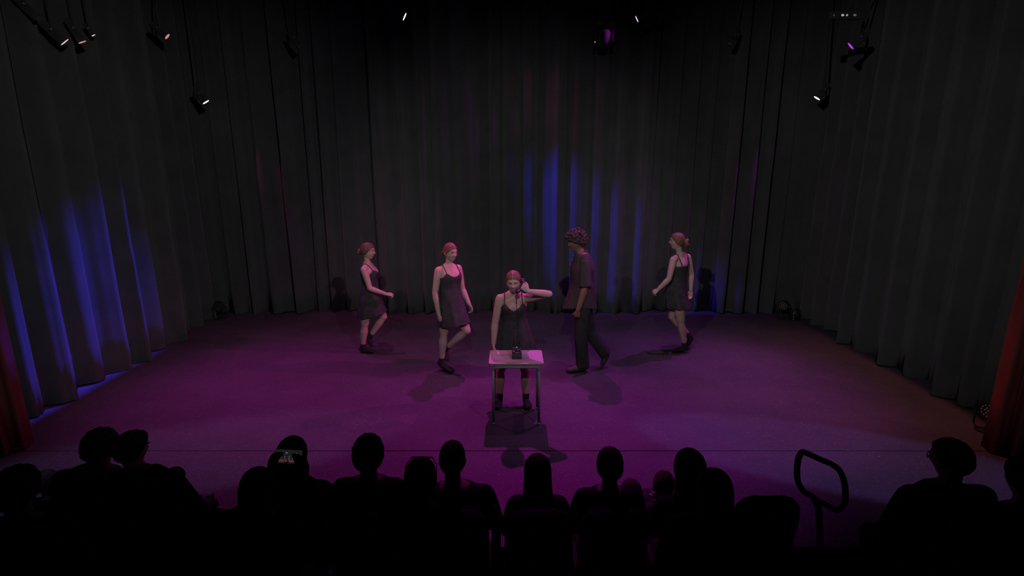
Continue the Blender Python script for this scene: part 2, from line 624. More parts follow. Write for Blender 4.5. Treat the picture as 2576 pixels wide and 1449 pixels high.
def add_hand(bm, w, d, palm, side, curl=40, size=1.0, spread=0.08, thumb_curl=25, curls=None):
    w, d = V(w), V(d).normalized()
    n = V(palm)
    n = (n - d * n.dot(d)).normalized()
    t = d.cross(n) * (1 if side == 'R' else -1)
    S = size
    rings = []
    for f, hw, ht in ((-0.02, 0.024, 0.019), (0.015, 0.029, 0.018), (0.045, 0.037, 0.016), (0.075, 0.040, 0.014), (0.090, 0.036, 0.010)):
        c = w + d * f * S
        rings.append([c + t * (hw * S * math.cos(2 * math.pi * k / 14)) + n * (ht * S * math.sin(2 * math.pi * k / 14)) for k in range(14)])
    loft(bm, rings)
    for i, (off, ln) in enumerate(((0.028, 0.072), (0.0095, 0.080), (-0.0095, 0.074), (-0.028, 0.058))):
        p = w + (d * 0.082 + t * off) * S
        dirv = (d + t * off * spread * 10).normalized()
        pts = [p - dirv * 0.02 * S, p]
        cc = curls[i] if curls else curl
        for k, seg in enumerate((0.45, 0.32, 0.23)):
            dirv = (Quaternion(d.cross(n), math.radians(cc * (0.9, 1.1, 0.7)[k])) @ dirv)
            pts.append(pts[-1] + dirv * ln * seg * S)
        tube(bm, pts, [0.0095 * S, 0.0095 * S, 0.0088 * S, 0.0082 * S, 0.007 * S], 8)
    p = w + (d * 0.028 + t * 0.024) * S
    dv = (d * 0.72 + t * 0.62 + n * 0.28).normalized()
    pts = [p - dv * 0.015 * S, p]
    for k, seg in enumerate((0.040, 0.030, 0.024)):
        pts.append(pts[-1] + dv * seg * S)
        dv = (dv + d * 0.35 * math.radians(thumb_curl) + n * 0.7 * math.radians(thumb_curl) - t * 0.5 * math.radians(thumb_curl)).normalized()
    tube(bm, pts, [0.013 * S, 0.0125 * S, 0.011 * S, 0.010 * S, 0.008 * S], 8)


class Figure:
    """torso and limb geometry from joint positions (relative to the figure's base)"""
    # ring parameters: 0 crotch, 1 hip, 2 waist, 3 ribs, 4 bust, 5 shoulder, 6 neck base
    FEM = [(0.120, 0.085), (0.168, 0.118), (0.128, 0.092), (0.132, 0.098), (0.148, 0.108), (0.128, 0.070), (0.052, 0.050)]
    MAL = [(0.125, 0.090), (0.160, 0.110), (0.150, 0.105), (0.160, 0.112), (0.180, 0.120), (0.150, 0.080), (0.062, 0.058)]

    def __init__(self, J, k=1.0, male=False, wide=1.0):
        self.J = {a: V(b) for a, b in J.items()}
        J = self.J
        self.male = male
        self.k = k
        hip = (J['hipR'] + J['hipL']) / 2
        neck = J['neck']
        ax = neck - hip
        self.lat0 = (J['hipR'] - J['hipL']).normalized()
        self.lat1 = (J['shR'] - J['shL']).normalized()
        self.bend = V(J.get('bend', (0, 0, 0)))
        fr = [-0.13, 0.03, 0.38, 0.56, 0.76, 0.94, 1.05]
        self.ring = []
        for f, (a, b) in zip(fr, self.MAL if male else self.FEM):
            c = hip + ax * f + self.bend * (4 * max(0, f) * max(0, 1 - f))
            l = self.lat0.lerp(self.lat1, max(0, min(1, f))).normalized()
            up = ax.normalized()
            l = (l - up * l.dot(up)).normalized()
            fw = up.cross(l)
            self.ring.append((c, l, fw, a * k * wide, b * k * wide))

    def T(self, v, th, grow=0.0):
        v = max(0.0, min(5.999, v))
        i = int(v)
        f = v - i
        R = self.ring

        def g(j):
            return R[max(0, min(6, j))]
        c0, c1, c2, c3 = g(i - 1), g(i), g(i + 1), g(i + 2)

        def cr(p0, p1, p2, p3):
            return 0.5 * ((2 * p1) + (p2 - p0) * f + (2 * p0 - 5 * p1 + 4 * p2 - p3) * f * f + (3 * p1 - p0 - 3 * p2 + p3) * f ** 3)
        c = cr(c0[0], c1[0], c2[0], c3[0])
        l = c1[1].lerp(c2[1], f)
        fw = c1[2].lerp(c2[2], f)
        a = max(0.03, cr(c0[3], c1[3], c2[3], c3[3])) + grow
        b = max(0.03, cr(c0[4], c1[4], c2[4], c3[4])) + grow
        ct, st = math.cos(th), math.sin(th)
        p = c + l * (a * ct) + fw * (b * st)
        if not self.male:
            if st > 0:
                bust = gauss(v - 3.95, 0.62) * (gauss(ct - 0.5, 0.36) + gauss(ct + 0.5, 0.36))
                p += fw * (0.036 * self.k * bust * st)
            else:
                bum = gauss(v - 0.75, 0.7) * (gauss(ct - 0.45, 0.4) + gauss(ct + 0.45, 0.4))
                p += fw * (-0.030 * self.k * bum * -st)
        return p

    def torso(self, bm, v0=0.0, v1=5.95, grow=0.0, n=26, seg=36, slim=0.0):
        rings = [[self.T(v0 + (v1 - v0) * j / n, 2 * math.pi * i / seg, grow - slim * (1 - smoothstep(1.8, 3.0, v0 + (v1 - v0) * j / n))) for i in range(seg)] for j in range(n + 1)]
        loft(bm, rings)

    def limb(self, bm, a, b, prof, grow=0.0, seg=12):
        a, b = V(a), V(b)
        pts = [a + (b - a) * t for t, r in prof]
        tube(bm, pts, [r * self.k + grow for t, r in prof], seg)

    UP = [(0, .050), (.25, .050), (.6, .044), (1, .038)]
    FO = [(0, .038), (.25, .041), (.6, .034), (1, .026)]
    TH = [(0, .070), (.3, .078), (.7, .071), (1, .057)]
    CA = [(0, .052), (.12, .050), (.32, .056), (.65, .043), (.92, .033), (1, .033)]

    def arms(self, bm, grow=0.0):
        for s in 'RL':
            self.limb(bm, self.J['sh' + s], self.J['el' + s], self.UP, grow)
            self.limb(bm, self.J['el' + s], self.J['wr' + s], self.FO, grow)
            self.limb(bm, self.J['neck'] - V((0, 0, 0.015)), self.J['sh' + s], [(0, .045), (.5, .044), (1, .047)], grow)

    def legs(self, bm, grow=0.0):
        for s in 'RL':
            self.limb(bm, self.J['hip' + s], self.J['kn' + s], self.TH, grow)
            self.limb(bm, self.J['kn' + s], self.J['an' + s], self.CA, grow)

    def neckpiece(self, bm, M, s):
        J = self.J
        base = J['neck'] - V((0, 0, 0.03))
        top = M @ (V((0, -0.012, -0.055)) * s)
        tube(bm, [base, base.lerp(top, 0.5), top], [(0.056 if self.male else 0.050) * self.k, (0.052 if self.male else 0.044) * self.k, 0.046 * self.k], 16)


def foot(bm, an, to, k=1.0, shoe=False, shaft=0.07, knee=None):
    an, to = V(an), V(to)
    up = ((V(knee) - an).normalized() if knee is not None else V((0, 0, 1)))
    d = (to - an).normalized()
    side = d.cross(up).normalized()
    sole = side.cross(d).normalized()
    e = 0.004 if not shoe else 0.010
    tube(bm, [an + up * shaft, an, ], [(0.037 + e * .6) * k, (0.037 + e) * k], 14)
    L = (to - an).length
    heel = an - up * 0.040 * k - d * 0.030 * k
    rings = []
    for f, hw, hh in ((-0.28, .018, .018), (-0.15, .030, .030), (0.1, .034, .038), (0.4, .038, .032), (0.7, .043, .024), (0.92, .038, .019), (1.02, .020, .012)):
        c = an.lerp(to, f) + up * (-0.036 * k * (1 - max(0, f)))
        if f < 0:
            c = an + d * (f * L) - up * 0.034 * k
        rings.append([c + side * ((hw + e) * k * math.cos(2 * math.pi * q / 14)) + sole * ((hh + e) * k * math.sin(2 * math.pi * q / 14)) for q in range(14)])
    loft(bm, rings)


def strap(bm, fig, side, front_v, front_th, back_v, back_th):
    J = fig.J
    sh = J['sh' + side]
    top = J['neck'].lerp(sh, 0.66) + V((0, 0, 0.047 * fig.k))
    a = fig.T(front_v, front_th, 0.012)
    b = fig.T(back_v, back_th, 0.012)
    fw = fig.ring[5][2]
    pts = [a, a.lerp(top, 0.55) + fw * 0.020, top + fw * 0.018, top - fw * 0.022, b.lerp(top, 0.5) - fw * 0.016, b]
    tube(bm, catmull(pts, 5), 0.0052, 6)


def dress_mesh(fig, hem, hem_a, hem_b, tilt=0.0, flow=(0, 0, 0), front_v=4.45, neck_v=3.95, back_v=4.0, folds=9, fold_amp=0.05, seed=1, hem_lat=None, hem_fwd=None, vee=1.7, neck_lo=3.95):
    """camisole bodice following the torso, gathered skirt falling to an ellipse round `hem`"""
    SEG = 72
    bm = bmesh.new()
    rings = []
    for j in range(15):
        f = j / 14
        ring = []
        for i in range(SEG):
            th = 2 * math.pi * i / SEG
            ct, st = math.cos(th), math.sin(th)
            if st > 0:
                c = abs(ct)
                if c < 0.6:
                    top = neck_v + (front_v - neck_v) * (c / 0.6) ** vee
                else:
                    top = front_v + (neck_lo - 0.10 - front_v) * smoothstep(0.6, 0.98, c)
            else:
                top = back_v + (neck_lo - 0.10 - back_v) * smoothstep(0.8, 1.0, abs(ct))
            v = top + (2.35 - top) * f
            ring.append(fig.T(v, th, 0.011 + 0.004 * f))
        rings.append(ring)
    hem = V(hem)
    c2, l2, f2, a2, b2 = fig.ring[2]
    ax = (fig.ring[3][0] - c2).normalized()
    lat = V(hem_lat) if hem_lat else fig.lat0
    fwd = V(hem_fwd) if hem_fwd else V((0, 0, 1)).cross(lat).normalized()
    n = 22
    rnd = random.Random(seed)
    ph = [rnd.uniform(0, 6.28) for _ in range(4)]
    for j in range(1, n + 1):
        f = j / n
        ring = []
        for i in range(SEG):
            th = 2 * math.pi * i / SEG
            ct, st = math.cos(th), math.sin(th)
            body = fig.T(2.35 - 1.75 * f, th, 0.018 + 0.02 * f)
            fd = 1 + fold_amp * f * (math.cos(folds * th + ph[0]) + 0.5 * math.cos((folds * 2 - 3) * th + ph[1]))
            hp = hem + lat * (hem_a * ct * fd) + fwd * (hem_b * st * fd) + V((0, 0, 1)) * (tilt * st)
            e = f ** 1.25
            start = fig.T(2.35, th, 0.015)
            cone = start.lerp(hp, f)
            w = smoothstep(0.15, 0.95, f)
            p = cone
            # never tighter than the hips
            cax = fig.ring[1][0]
            out = (body - (start + (hem - c2) * f)).length
            if f < 0.62:
                bodyz = body.copy()
                bodyz.z = cone.z
                rc = V((cone.x - cax.x, cone.y - cax.y))
                rb = V((body.x - cax.x, body.y - cax.y))
                if rb.length > rc.length and rc.length > 1e-5:
                    rr = rc.normalized() * (rc.length + (rb.length - rc.length) * (1 - smoothstep(0.4, 0.62, f)) * smoothstep(0, 0.2, f))
                    p = V((cax.x + rr.x, cax.y + rr.y, cone.z))
            p = p + V(flow) * (math.sin(math.pi * f))
            ring.append(p)
        rings.append(ring)
    loft(bm, rings, cap=False)
    return bm


def performer(base, J, label, head_c, head_f, hs=1.0, roll=0.0, k=1.0, male=False, hands=None, skin=None):
    root = empty('person', base, label, 'person', 'performers on the stage')
    fig = Figure(J, k, male)
    M = head_frame(head_c, head_f, roll)
    skin = skin or M_SKIN
    bm = bmesh.new()
    fig.torso(bm, slim=0.035)
    fig.arms(bm)
    fig.legs(bm)
    add_head(bm, M, hs, male)
    fig.neckpiece(bm, M, hs)
    for s, h in (hands or {}).items():
        add_hand(bm, fig.J['wr' + s], h['d'], h['palm'], s, h.get('curl', 35), h.get('size', 0.95), thumb_curl=h.get('tc', 25), curls=h.get('curls'))
    body = mobj('body', fuse(bm, 0.0052, 3, 0.45), skin, root)
    face_parts(root, M, hs, M_LIP_D if male else M_LIP, M_HAIR_D if male else M_HAIR_B)
    return root, fig, M


def socks(root, fig, k=1.0):
    for s in 'RL':
        bm = bmesh.new()
        foot(bm, fig.J['an' + s], fig.J['to' + s], k, False, 0.055, fig.J['kn' + s])
        mobj('ankle_sock', fuse(bm, 0.006, 3), M_SOCK, root)


def bun(M, s, c, r, seed, m, root):
    bm = bmesh.new()
    rnd = random.Random(seed)
    c = V(c)
    for i in range(16):
        a = i / 16 * 2 * math.pi
        q = V((math.cos(a), 0.25 * math.sin(3 * a), math.sin(a))) * r * 0.62
        ball(bm, M @ ((c + q) * s), [r * rnd.uniform(0.42, 0.56)] * 3, None, 8, 6)
    ball(bm, M @ (c * s), [r * 0.6] * 3, None, 8, 6)
    ball(bm, M @ ((c + V((0, 0.025, 0))) * s), [r * 0.5] * 3, None, 8, 6)
    return mobj('hair_bun', fuse(bm, 0.005, 2), m, root)


def parting(M, s, root, thick=0.0068):
    bm = bmesh.new()
    pts = []
    for a in range(30, 100, 7):
        r = math.radians(a)
        p = head_point(0, math.cos(r), math.sin(r), s)
        pts.append(M @ (p + V((0, math.cos(r), math.sin(r))) * (thick - 0.0012)))
    tube(bm, pts, 0.0028, 6)
    o = obj('hair_parting', bm, M_SKIN, root)
    o['label'] = 'pale centre parting in the hair'


# ---- walking woman, profile, short, farthest along towards the blue curtains
J = dict(neck=(-0.018, 0, 1.305), shR=(-0.020, -0.155, 1.245), shL=(-0.015, 0.155, 1.245), elR=(0.055, -0.195, 0.985), wrR=(0.270, -0.175, 0.900), elL=(-0.06, 0.20, 0.99), wrL=(-0.02, 0.20, 0.77),
         hipR=(-0.015, -0.085, 0.790), hipL=(0.01, 0.085, 0.790), knR=(-0.085, -0.080, 0.430), anR=(-0.137, -0.070, 0.080), toR=(0.035, -0.080, 0.024), knL=(0.150, 0.080, 0.50), anL=(-0.070, 0.080, 0.190), toL=(-0.045, 0.080, 0.045), bend=(0.02, 0, 0))
r1, f1, M1 = performer((-2.021, 7.16, 0), J, 'woman in black slip dress walking in profile nearest the blue-lit curtains, low bun', (0.0, 0, 1.478), (1, -0.06, -0.06), 1.03, 0, 0.97,
                       hands=dict(R=dict(d=(0.95, 0.1, -0.12), palm=(-0.1, 0.5, -1), curl=62, tc=45), L=dict(d=(0.2, 0, -1), palm=(0, -1, 0), curl=35)))
obj('dress', dress_mesh(f1, (0.005, 0.0, 0.545), 0.185, 0.215, 0.055, (-0.015, 0, 0), folds=8, seed=3), M_DRESS, r1)
obj('hair', hair_cap(M1, 1.03, 0.009, -0.5, grain=0.004, seed=2), M_HAIR_B, r1)
bun(M1, 1.03, (0, -0.115, -0.015), 0.042, 4, M_HAIR_B, r1)
for s, a, b in (('R', math.radians(50), math.radians(-55)), ('L', math.radians(130), math.radians(-125))):
    bm = bmesh.new(); strap(bm, f1, s, 4.42, a, 4.0, b); obj('dress_strap', bm, M_DRESS, r1)
socks(r1, f1, 0.95)

# ---- walking woman, three-quarter view, knee raised
J = dict(neck=(-0.024, 0, 1.415), shR=(-0.140, -0.085, 1.360), shL=(0.088, 0.095, 1.355), elR=(-0.190, -0.110, 1.080), wrR=(-0.150, -0.125, 0.800), elL=(0.130, 0.150, 1.070), wrL=(0.220, 0.080, 0.885),
         hipR=(-0.075, -0.055, 0.885), hipL=(0.045, 0.055, 0.885), knR=(-0.105, -0.040, 0.520), anR=(-0.150, -0.010, 0.120), toR=(0.015, -0.130, 0.040), knL=(0.195, -0.085, 0.580), anL=(-0.100, 0.070, 0.280), toL=(-0.075, 0.055, 0.115), bend=(0.012, -0.01, 0))
r2, f2, M2 = performer((-0.778, 6.42, 0), J, 'woman in black dress striding with one knee raised behind the desk, sleek centre-parted hair', (0.004, -0.02, 1.583), (0.72, -0.68, -0.10), 1.03, 0.03, 1.0,
                       hands=dict(R=dict(d=(0.22, -0.1, -1), palm=(0.6, 0.75, 0.1), curl=32), L=dict(d=(0.40, -0.05, -0.92), palm=(-0.6, -0.55, -0.2), curl=42)))
obj('dress', dress_mesh(f2, (0.018, -0.026, 0.640), 0.190, 0.250, 0.055, folds=9, seed=5), M_DRESS, r2)
obj('hair', hair_cap(M2, 1.03, 0.006, -0.5, grain=0.002, seed=5), M_HAIR, r2)
bun(M2, 1.03, (0, -0.112, -0.03), 0.038, 6, M_HAIR, r2)
parting(M2, 1.03, r2)
for s, a, b in (('R', math.radians(52), math.radians(-55)), ('L', math.radians(128), math.radians(-125))):
    bm = bmesh.new(); strap(bm, f2, s, 4.42, a, 4.0, b); obj('dress_strap', bm, M_DRESS, r2)
socks(r2, f2, 1.0)

# ---- woman on the telephone behind the desk
J = dict(neck=(-0.003, 0.03, 1.300), shR=(-0.150, 0.03, 1.240), shL=(0.128, 0.03, 1.245), elR=(-0.205, 0.05, 0.960), wrR=(-0.222, 0.03, 0.728), elL=(0.368, -0.120, 1.325), wrL=(0.148, -0.190, 1.370),
         hipR=(-0.085, 0.140, 0.770), hipL=(0.090, 0.140, 0.770), knR=(-0.150, 0.020, 0.420), anR=(-0.160, 0.03, 0.090), toR=(-0.185, -0.120, 0.036), knL=(0.128, 0.020, 0.420), anL=(0.136, 0.03, 0.090), toL=(0.165, -0.120, 0.036))
r3, f3, M3 = performer((0.02, 5.36, 0), J, 'woman in black dress standing behind the desk holding the telephone handset to her ear', (-0.004, -0.045, 1.444), (-0.06, -1, -0.20), 1.03, 0.04, 0.97,
                       hands=dict(R=dict(d=(0.02, -0.1, -1), palm=(1, 0.1, 0), curl=30), L=dict(d=(-0.72, 0.10, 0.69), palm=(-0.2, 1, -0.1), curls=(72, 76, 78, 78), tc=45, size=0.92)))
obj('dress', dress_mesh(f3, (0.0, 0.145, 0.60), 0.255, 0.165, 0.0, folds=11, fold_amp=0.06, neck_v=3.72, front_v=4.5, seed=8, vee=1.05), M_DRESS, r3)
obj('hair', hair_cap(M3, 1.03, 0.006, -0.5, grain=0.002, seed=8), M_HAIR, r3)
bun(M3, 1.03, (0, -0.112, -0.03), 0.038, 9, M_HAIR, r3)
parting(M3, 1.03, r3)
for s, a, b in (('R', math.radians(52), math.radians(-55)), ('L', math.radians(128), math.radians(-125))):
    bm = bmesh.new(); strap(bm, f3, s, 4.46, a, 4.0, b); obj('dress_strap', bm, M_DRESS, r3)
socks(r3, f3, 0.97)

# ---- woman walking away, back turned
J = dict(neck=(0.062, 0.01, 1.435), shL=(-0.070, -0.115, 1.375), shR=(0.195, 0.095, 1.375), elL=(-0.130, -0.175, 1.115), wrL=(-0.262, -0.160, 0.965), elR=(0.272, 0.105, 1.125), wrR=(0.268, 0.060, 0.900),
         hipL=(0.045, -0.070, 0.850), hipR=(0.130, 0.075, 0.850), knL=(0.115, -0.070, 0.480), anL=(0.208, -0.045, 0.092), toL=(0.035, -0.060, 0.028), knR=(0.035, 0.090, 0.500), anR=(0.315, 0.100, 0.195), toR=(0.305, 0.100, 0.055), bend=(-0.015, 0, 0))
r4, f4, M4 = performer((2.299, 7.16, 0), J, 'woman in black slip dress walking with her back turned, red hair in loose bun', (0.004, 0, 1.615), (-0.96, 0.26, 0.02), 1.03, 0, 1.0,
                       hands=dict(L=dict(d=(-0.75, 0.05, -0.62), palm=(0.5, 0.6, -0.6), curl=60, tc=45), R=dict(d=(-0.08, -0.1, -1), palm=(-0.5, -0.8, 0), curl=30)))
obj('dress', dress_mesh(f4, (0.060, 0.0, 0.680), 0.195, 0.190, 0.0, (-0.03, 0, 0), folds=8, fold_amp=0.05, back_v=3.85, seed=12), M_DRESS, r4)
obj('hair', hair_cap(M4, 1.03, 0.009, -0.5, grain=0.003, seed=12), M_HAIR, r4)
bun(M4, 1.03, (0, -0.118, -0.02), 0.058, 14, M_HAIR, r4)
for s, a, b in (('R', math.radians(52), math.radians(-55)), ('L', math.radians(128), math.radians(-125))):
    bm = bmesh.new(); strap(bm, f4, s, 4.42, a, 3.85, b); obj('dress_strap', bm, M_DRESS, r4)
socks(r4, f4, 1.0)

# ---- man in loose shirt
J = dict(neck=(0.062, 0, 1.555), shL=(0.078, -0.180, 1.495), shR=(0.082, 0.180, 1.495), elL=(0.085, -0.235, 1.180), wrL=(-0.002, -0.255, 0.885), elR=(0.06, 0.25, 1.18), wrR=(-0.03, 0.24, 0.90),
         hipL=(0.085, -0.095, 0.900), hipR=(0.105, 0.095, 0.900), knL=(0.070, -0.090, 0.480), anL=(0.105, -0.090, 0.105), toL=(-0.105, -0.100, 0.032), knR=(0.215, 0.090, 0.480), anR=(0.415, 0.090, 0.210), toR=(0.395, 0.090, 0.030))
r5, f5, M5 = performer((0.82, 6.45, 0), J, 'man in loose black shirt and wide trousers walking in profile, thick curly hair', (-0.012, 0, 1.705), (-1, -0.08, -0.16), 1.03, 0, 1.06, True,
                       hands=dict(L=dict(d=(-0.12, 0.02, -1), palm=(0.1, 1, 0), curl=48, tc=35), R=dict(d=(0, 0, -1), palm=(0, -1, 0), curl=40)), skin=M_SKIN_D)
bm = bmesh.new()
rings = []
for j in range(23):
    f = j / 22
    ring = []
    for i in range(40):
        th = 2 * math.pi * i / 40
        ct, st = math.cos(th), math.sin(th)
        if f < 0.55:
            q = f / 0.55
            p = f5.T(5.55 - (5.55 - 2.2) * q, th, 0.020 + 0.018 * q)
        else:
            q = (f - 0.55) / 0.45
            a = f5.T(2.2, th, 0.038)
            w = 1 + 0.035 * q * math.cos(7 * th + 1)
            b = V((0.058 - st * 0.222 * w, -ct * 0.205 * w * -1, 0.865 + 0.03 * math.cos(2 * th)))
            p = a.lerp(b, q)
        p = p + V((1, 0, 0)) * 0.006 * noise.noise(p * 14)
        ring.append(p)
    rings.append(ring)
loft(bm, rings)
for s in 'RL':
    sh, el, nk = f5.J['sh' + s], f5.J['el' + s], f5.J['neck']
    tube(bm, [nk - V((0, 0, .03)), sh], [0.055, 0.062], 14)
    d = (el - sh)
    tube(bm, [sh, sh + d * .35, sh + d * .75, sh + d * 1.0], [0.068, 0.074, 0.078, 0.080], 16, True, False)
shirt = mobj('shirt', fuse(bm, 0.007, 4), M_SHIRT, r5)
bm = bmesh.new()
tube(bm, [f5.J['neck'] + V((-0.004 + 0.068 * math.cos(a), 0.066 * math.sin(a), 0.018 + 0.022 * math.cos(a))) for a in [i * math.pi / 8 for i in range(16)]], 0.013, 8, closed=True)
obj('shirt_collar', bm, M_SHIRT, shirt)
for v in (5.2, 4.7, 4.2, 3.7):
    bm = bmesh.new()
    ball(bm, f5.T(v, math.pi / 2, 0.028), (0.006, 0.006, 0.006), None, 8, 6)
    obj('button', bm, M_DIALW, shirt)
bm = bmesh.new()
f5.torso(bm, 0.0, 1.9, 0.012, 8)
for s in 'RL':
    hp, kn, an = f5.J['hip' + s], f5.J['kn' + s], f5.J['an' + s]
    tube(bm, [hp, hp.lerp(kn, .5), kn, kn.lerp(an, .5), an + (an - kn).normalized() * 0.03], [0.105, 0.098, 0.086, 0.083, 0.088], 16, True, False)
mobj('trousers', fuse(bm, 0.007, 4), M_TROUSER, r5)
for s in 'RL':
    bm = bmesh.new()
    foot(bm, f5.J['an' + s], f5.J['to' + s], 1.08, True, 0.03, f5.J['kn' + s])
    mobj('shoe', fuse(bm, 0.006, 3), M_SHOE, r5)
bm = bmesh.new()
rnd = random.Random(5)
for i in range(900):
    d = V((rnd.gauss(0, 1), rnd.gauss(0, 1), rnd.gauss(0, 1))).normalized()
    line = -0.02 + 0.40 * max(d.y, 0) - 0.45 * smoothstep(0, 0.7, -d.y)
    if d.z < line - 0.02:
        continue
    p = head_point(d.x, d.y, d.z, 1.03, True)
    t = rnd.uniform(0.008, 0.058) * (0.55 + 0.45 * smoothstep(-0.2, 0.5, d.z))
    ball(bm, M5 @ (p + d * t), [rnd.uniform(0.010, 0.017)] * 3, None, 7, 5)
    if rnd.random() < 0.4:
        ball(bm, M5 @ (p + d * 0.01), [0.02] * 3, None, 7, 5)
mobj('curly_hair', fuse(bm, 0.005, 2), M_HAIR_D, r5)

# ================================================================ DESK AND TELEPHONE
desk = empty('school_desk', (0.043, 5.13, 0), 'small white-topped school desk with grey tubular steel legs', 'desk')
DX, DY = 0.043, 5.13


def rounded_slab(bm, w, d, z0, z1, r, n=5):
    out = []
    for cx, cy, a0 in ((w / 2 - r, d / 2 - r, 0), (-w / 2 + r, d / 2 - r, 90), (-w / 2 + r, -d / 2 + r, 180), (w / 2 - r, -d / 2 + r, 270)):
        for k in range(n + 1):
            a = math.radians(a0 + 90 * k / n)
            out.append((cx + r * math.cos(a), cy + r * math.sin(a)))
    loft(bm, [[V((x, y, z0)) for x, y in out], [V((x, y, z1)) for x, y in out]])


bm = bmesh.new(); rounded_slab(bm, 0.560, 0.405, 0.667, 0.675, 0.028); obj('tabletop', bm, M_LAMINATE, desk, False)
bm = bmesh.new(); rounded_slab(bm, 0.558, 0.403, 0.652, 0.667, 0.028); obj('plywood_edge', bm, M_PLY, desk, False)
for sy in (-1, 1):
    y = sy * 0.160 if sy > 0 else -0.222 + 0.022
    bm = bmesh.new()
    pts = [(-0.232, y, 0.60), (-0.231, y, 0.615), (-0.222, y, 0.629), (-0.205, y, 0.636), (0.205, y, 0.636), (0.222, y, 0.629), (0.231, y, 0.615), (0.232, y, 0.60)]
    tube(bm, pts, 0.0135, 10)
    obj('leg_rail', bm, M_STEEL, desk)
    for sx in (-1, 1):
        bm = bmesh.new()
        tube(bm, [(sx * 0.232, y, 0.605), (sx * 0.236, y, 0.022)], 0.0135, 10, True, False)
        lg = obj('leg', bm, M_STEEL, desk)
        bm = bmesh.new()
        tube(bm, [(sx * 0.236, y, 0.024), (sx * 0.236, y, 0.001)], 0.017, 10, True, False)
        obj('foot_cap', bm, M_DIALW, lg)
for sx in (-1, 1):
    bm = bmesh.new()
    tube(bm, [(sx * 0.20, -0.20, 0.636), (sx * 0.20, 0.16, 0.636)], 0.011, 8)
    obj('side_rail', bm, M_STEEL, desk)

tel = empty('rotary_telephone', (0.050, 5.145, 0.675), 'black rotary dial telephone base standing on the white desk', 'telephone')
bm = bmesh.new()
prof = [(-0.092, 0.004), (-0.092, 0.045), (-0.080, 0.058), (0.010, 0.094), (0.035, 0.112), (0.078, 0.112), (0.092, 0.098), (0.094, 0.004)]
for a, b in zip([0], [1]):
    L_, R_ = [], []
    rings = [[V((sx * (0.052 - 0.06 * max(0, z - 0.02)), y, z)) for y, z in prof] for sx in (-1, 1)]
    loft(bm, rings)
tb = obj('phone_body', bm, M_BAKE, tel, False, 0.004)
tilt = Matrix.Translation((0, -0.036, 0.078)) @ Matrix.Rotation(math.radians(22), 4, 'X')
bm = bmesh.new(); lathe(bm, [(0.0, -0.004), (0.043, -0.004), (0.043, 0.003), (0.0, 0.003)], 28, tilt); dial = obj('dial_plate', bm, M_DIALW, tel)
bm = bmesh.new(); lathe(bm, [(0.0, 0.003), (0.022, 0.003), (0.022, 0.009), (0.018, 0.011), (0.0, 0.011)], 24, tilt); obj('dial_hub', bm, M_BAKE, dial)
bm = bmesh.new(); lathe(bm, [(0.0385, 0.003), (0.042, 0.003), (0.042, 0.009), (0.0385, 0.009), (0.0385, 0.0035)], 28, tilt); obj('finger_wheel', bm, M_CHROME, dial)
for i in range(10):
    a = math.radians(40 + i * 28)
    bm = bmesh.new()
    lathe(bm, [(0.0, 0.003), (0.0062, 0.003), (0.0062, 0.0075), (0.0, 0.0075)], 10, tilt @ Matrix.Translation((0.0305 * math.cos(a), 0.0305 * math.sin(a), 0)))
    obj('finger_hole', bm, M_BAKE, dial)
for sx in (-1, 1):
    for sy in (0.036, 0.074):
        bm = bmesh.new()
        tube(bm, [(sx * 0.030, sy, 0.108), (sx * 0.032, sy, 0.140), (sx * 0.036, sy, 0.150)], [0.008, 0.007, 0.006], 8)
        obj('cradle_prong', bm, M_BAKE, tel)

hs_root = empty('telephone_handset', (0.117, 5.27, 1.46), 'black telephone handset with curly cord held at the ear', 'telephone handset')
ear, mouth = V((0.0, 0.0, 0.0)), V((-0.053, -0.100, -0.085))
axis = (mouth - ear).normalized()
inn = V((-0.85, 0.62, -0.15))
inn = (inn - axis * inn.dot(axis)).normalized()
bm = bmesh.new()
arc = catmull([ear - axis * 0.012, ear.lerp(mouth, 0.25) - inn * 0.020, ear.lerp(mouth, 0.5) - inn * 0.026, ear.lerp(mouth, 0.75) - inn * 0.020, mouth + axis * 0.012], 4)
tube(bm, arc, [0.019 - 0.006 * math.sin(math.pi * i / (len(arc) - 1)) for i in range(len(arc))], 12)
obj('handle', bm, M_BAKE, hs_root)
for nm, c in (('earpiece', ear), ('mouthpiece', mouth)):
    x, y = frame_for(inn)
    Mx = Matrix((x, y, inn)).transposed().to_4x4()
    Mx.translation = c
    bm = bmesh.new()
    lathe(bm, [(0.0, -0.016), (0.020, -0.014), (0.026, 0.002), (0.029, 0.010), (0.027, 0.018), (0.0, 0.020)], 20, Mx)
    obj(nm, bm, M_BAKE, hs_root)
bm = bmesh.new()
c0 = mouth + axis * 0.02
ctrl = [c0, c0 + V((-0.012, -0.01, -0.05)), V((-0.070, -0.100, -0.21)), V((-0.058, -0.105, -0.36)), V((-0.052, -0.085, -0.52)), V((-0.060, -0.045, -0.63)), V((-0.062, -0.032, -0.70))]
path = catmull(ctrl, 40)
pts = []
for i, p in enumerate(path):
    a = i * 0.9
    pts.append(p + V((math.cos(a), math.sin(a), 0)) * 0.0055)
tube(bm, pts, 0.0022, 5)
obj('curly_cord', bm, M_BAKE, hs_root)


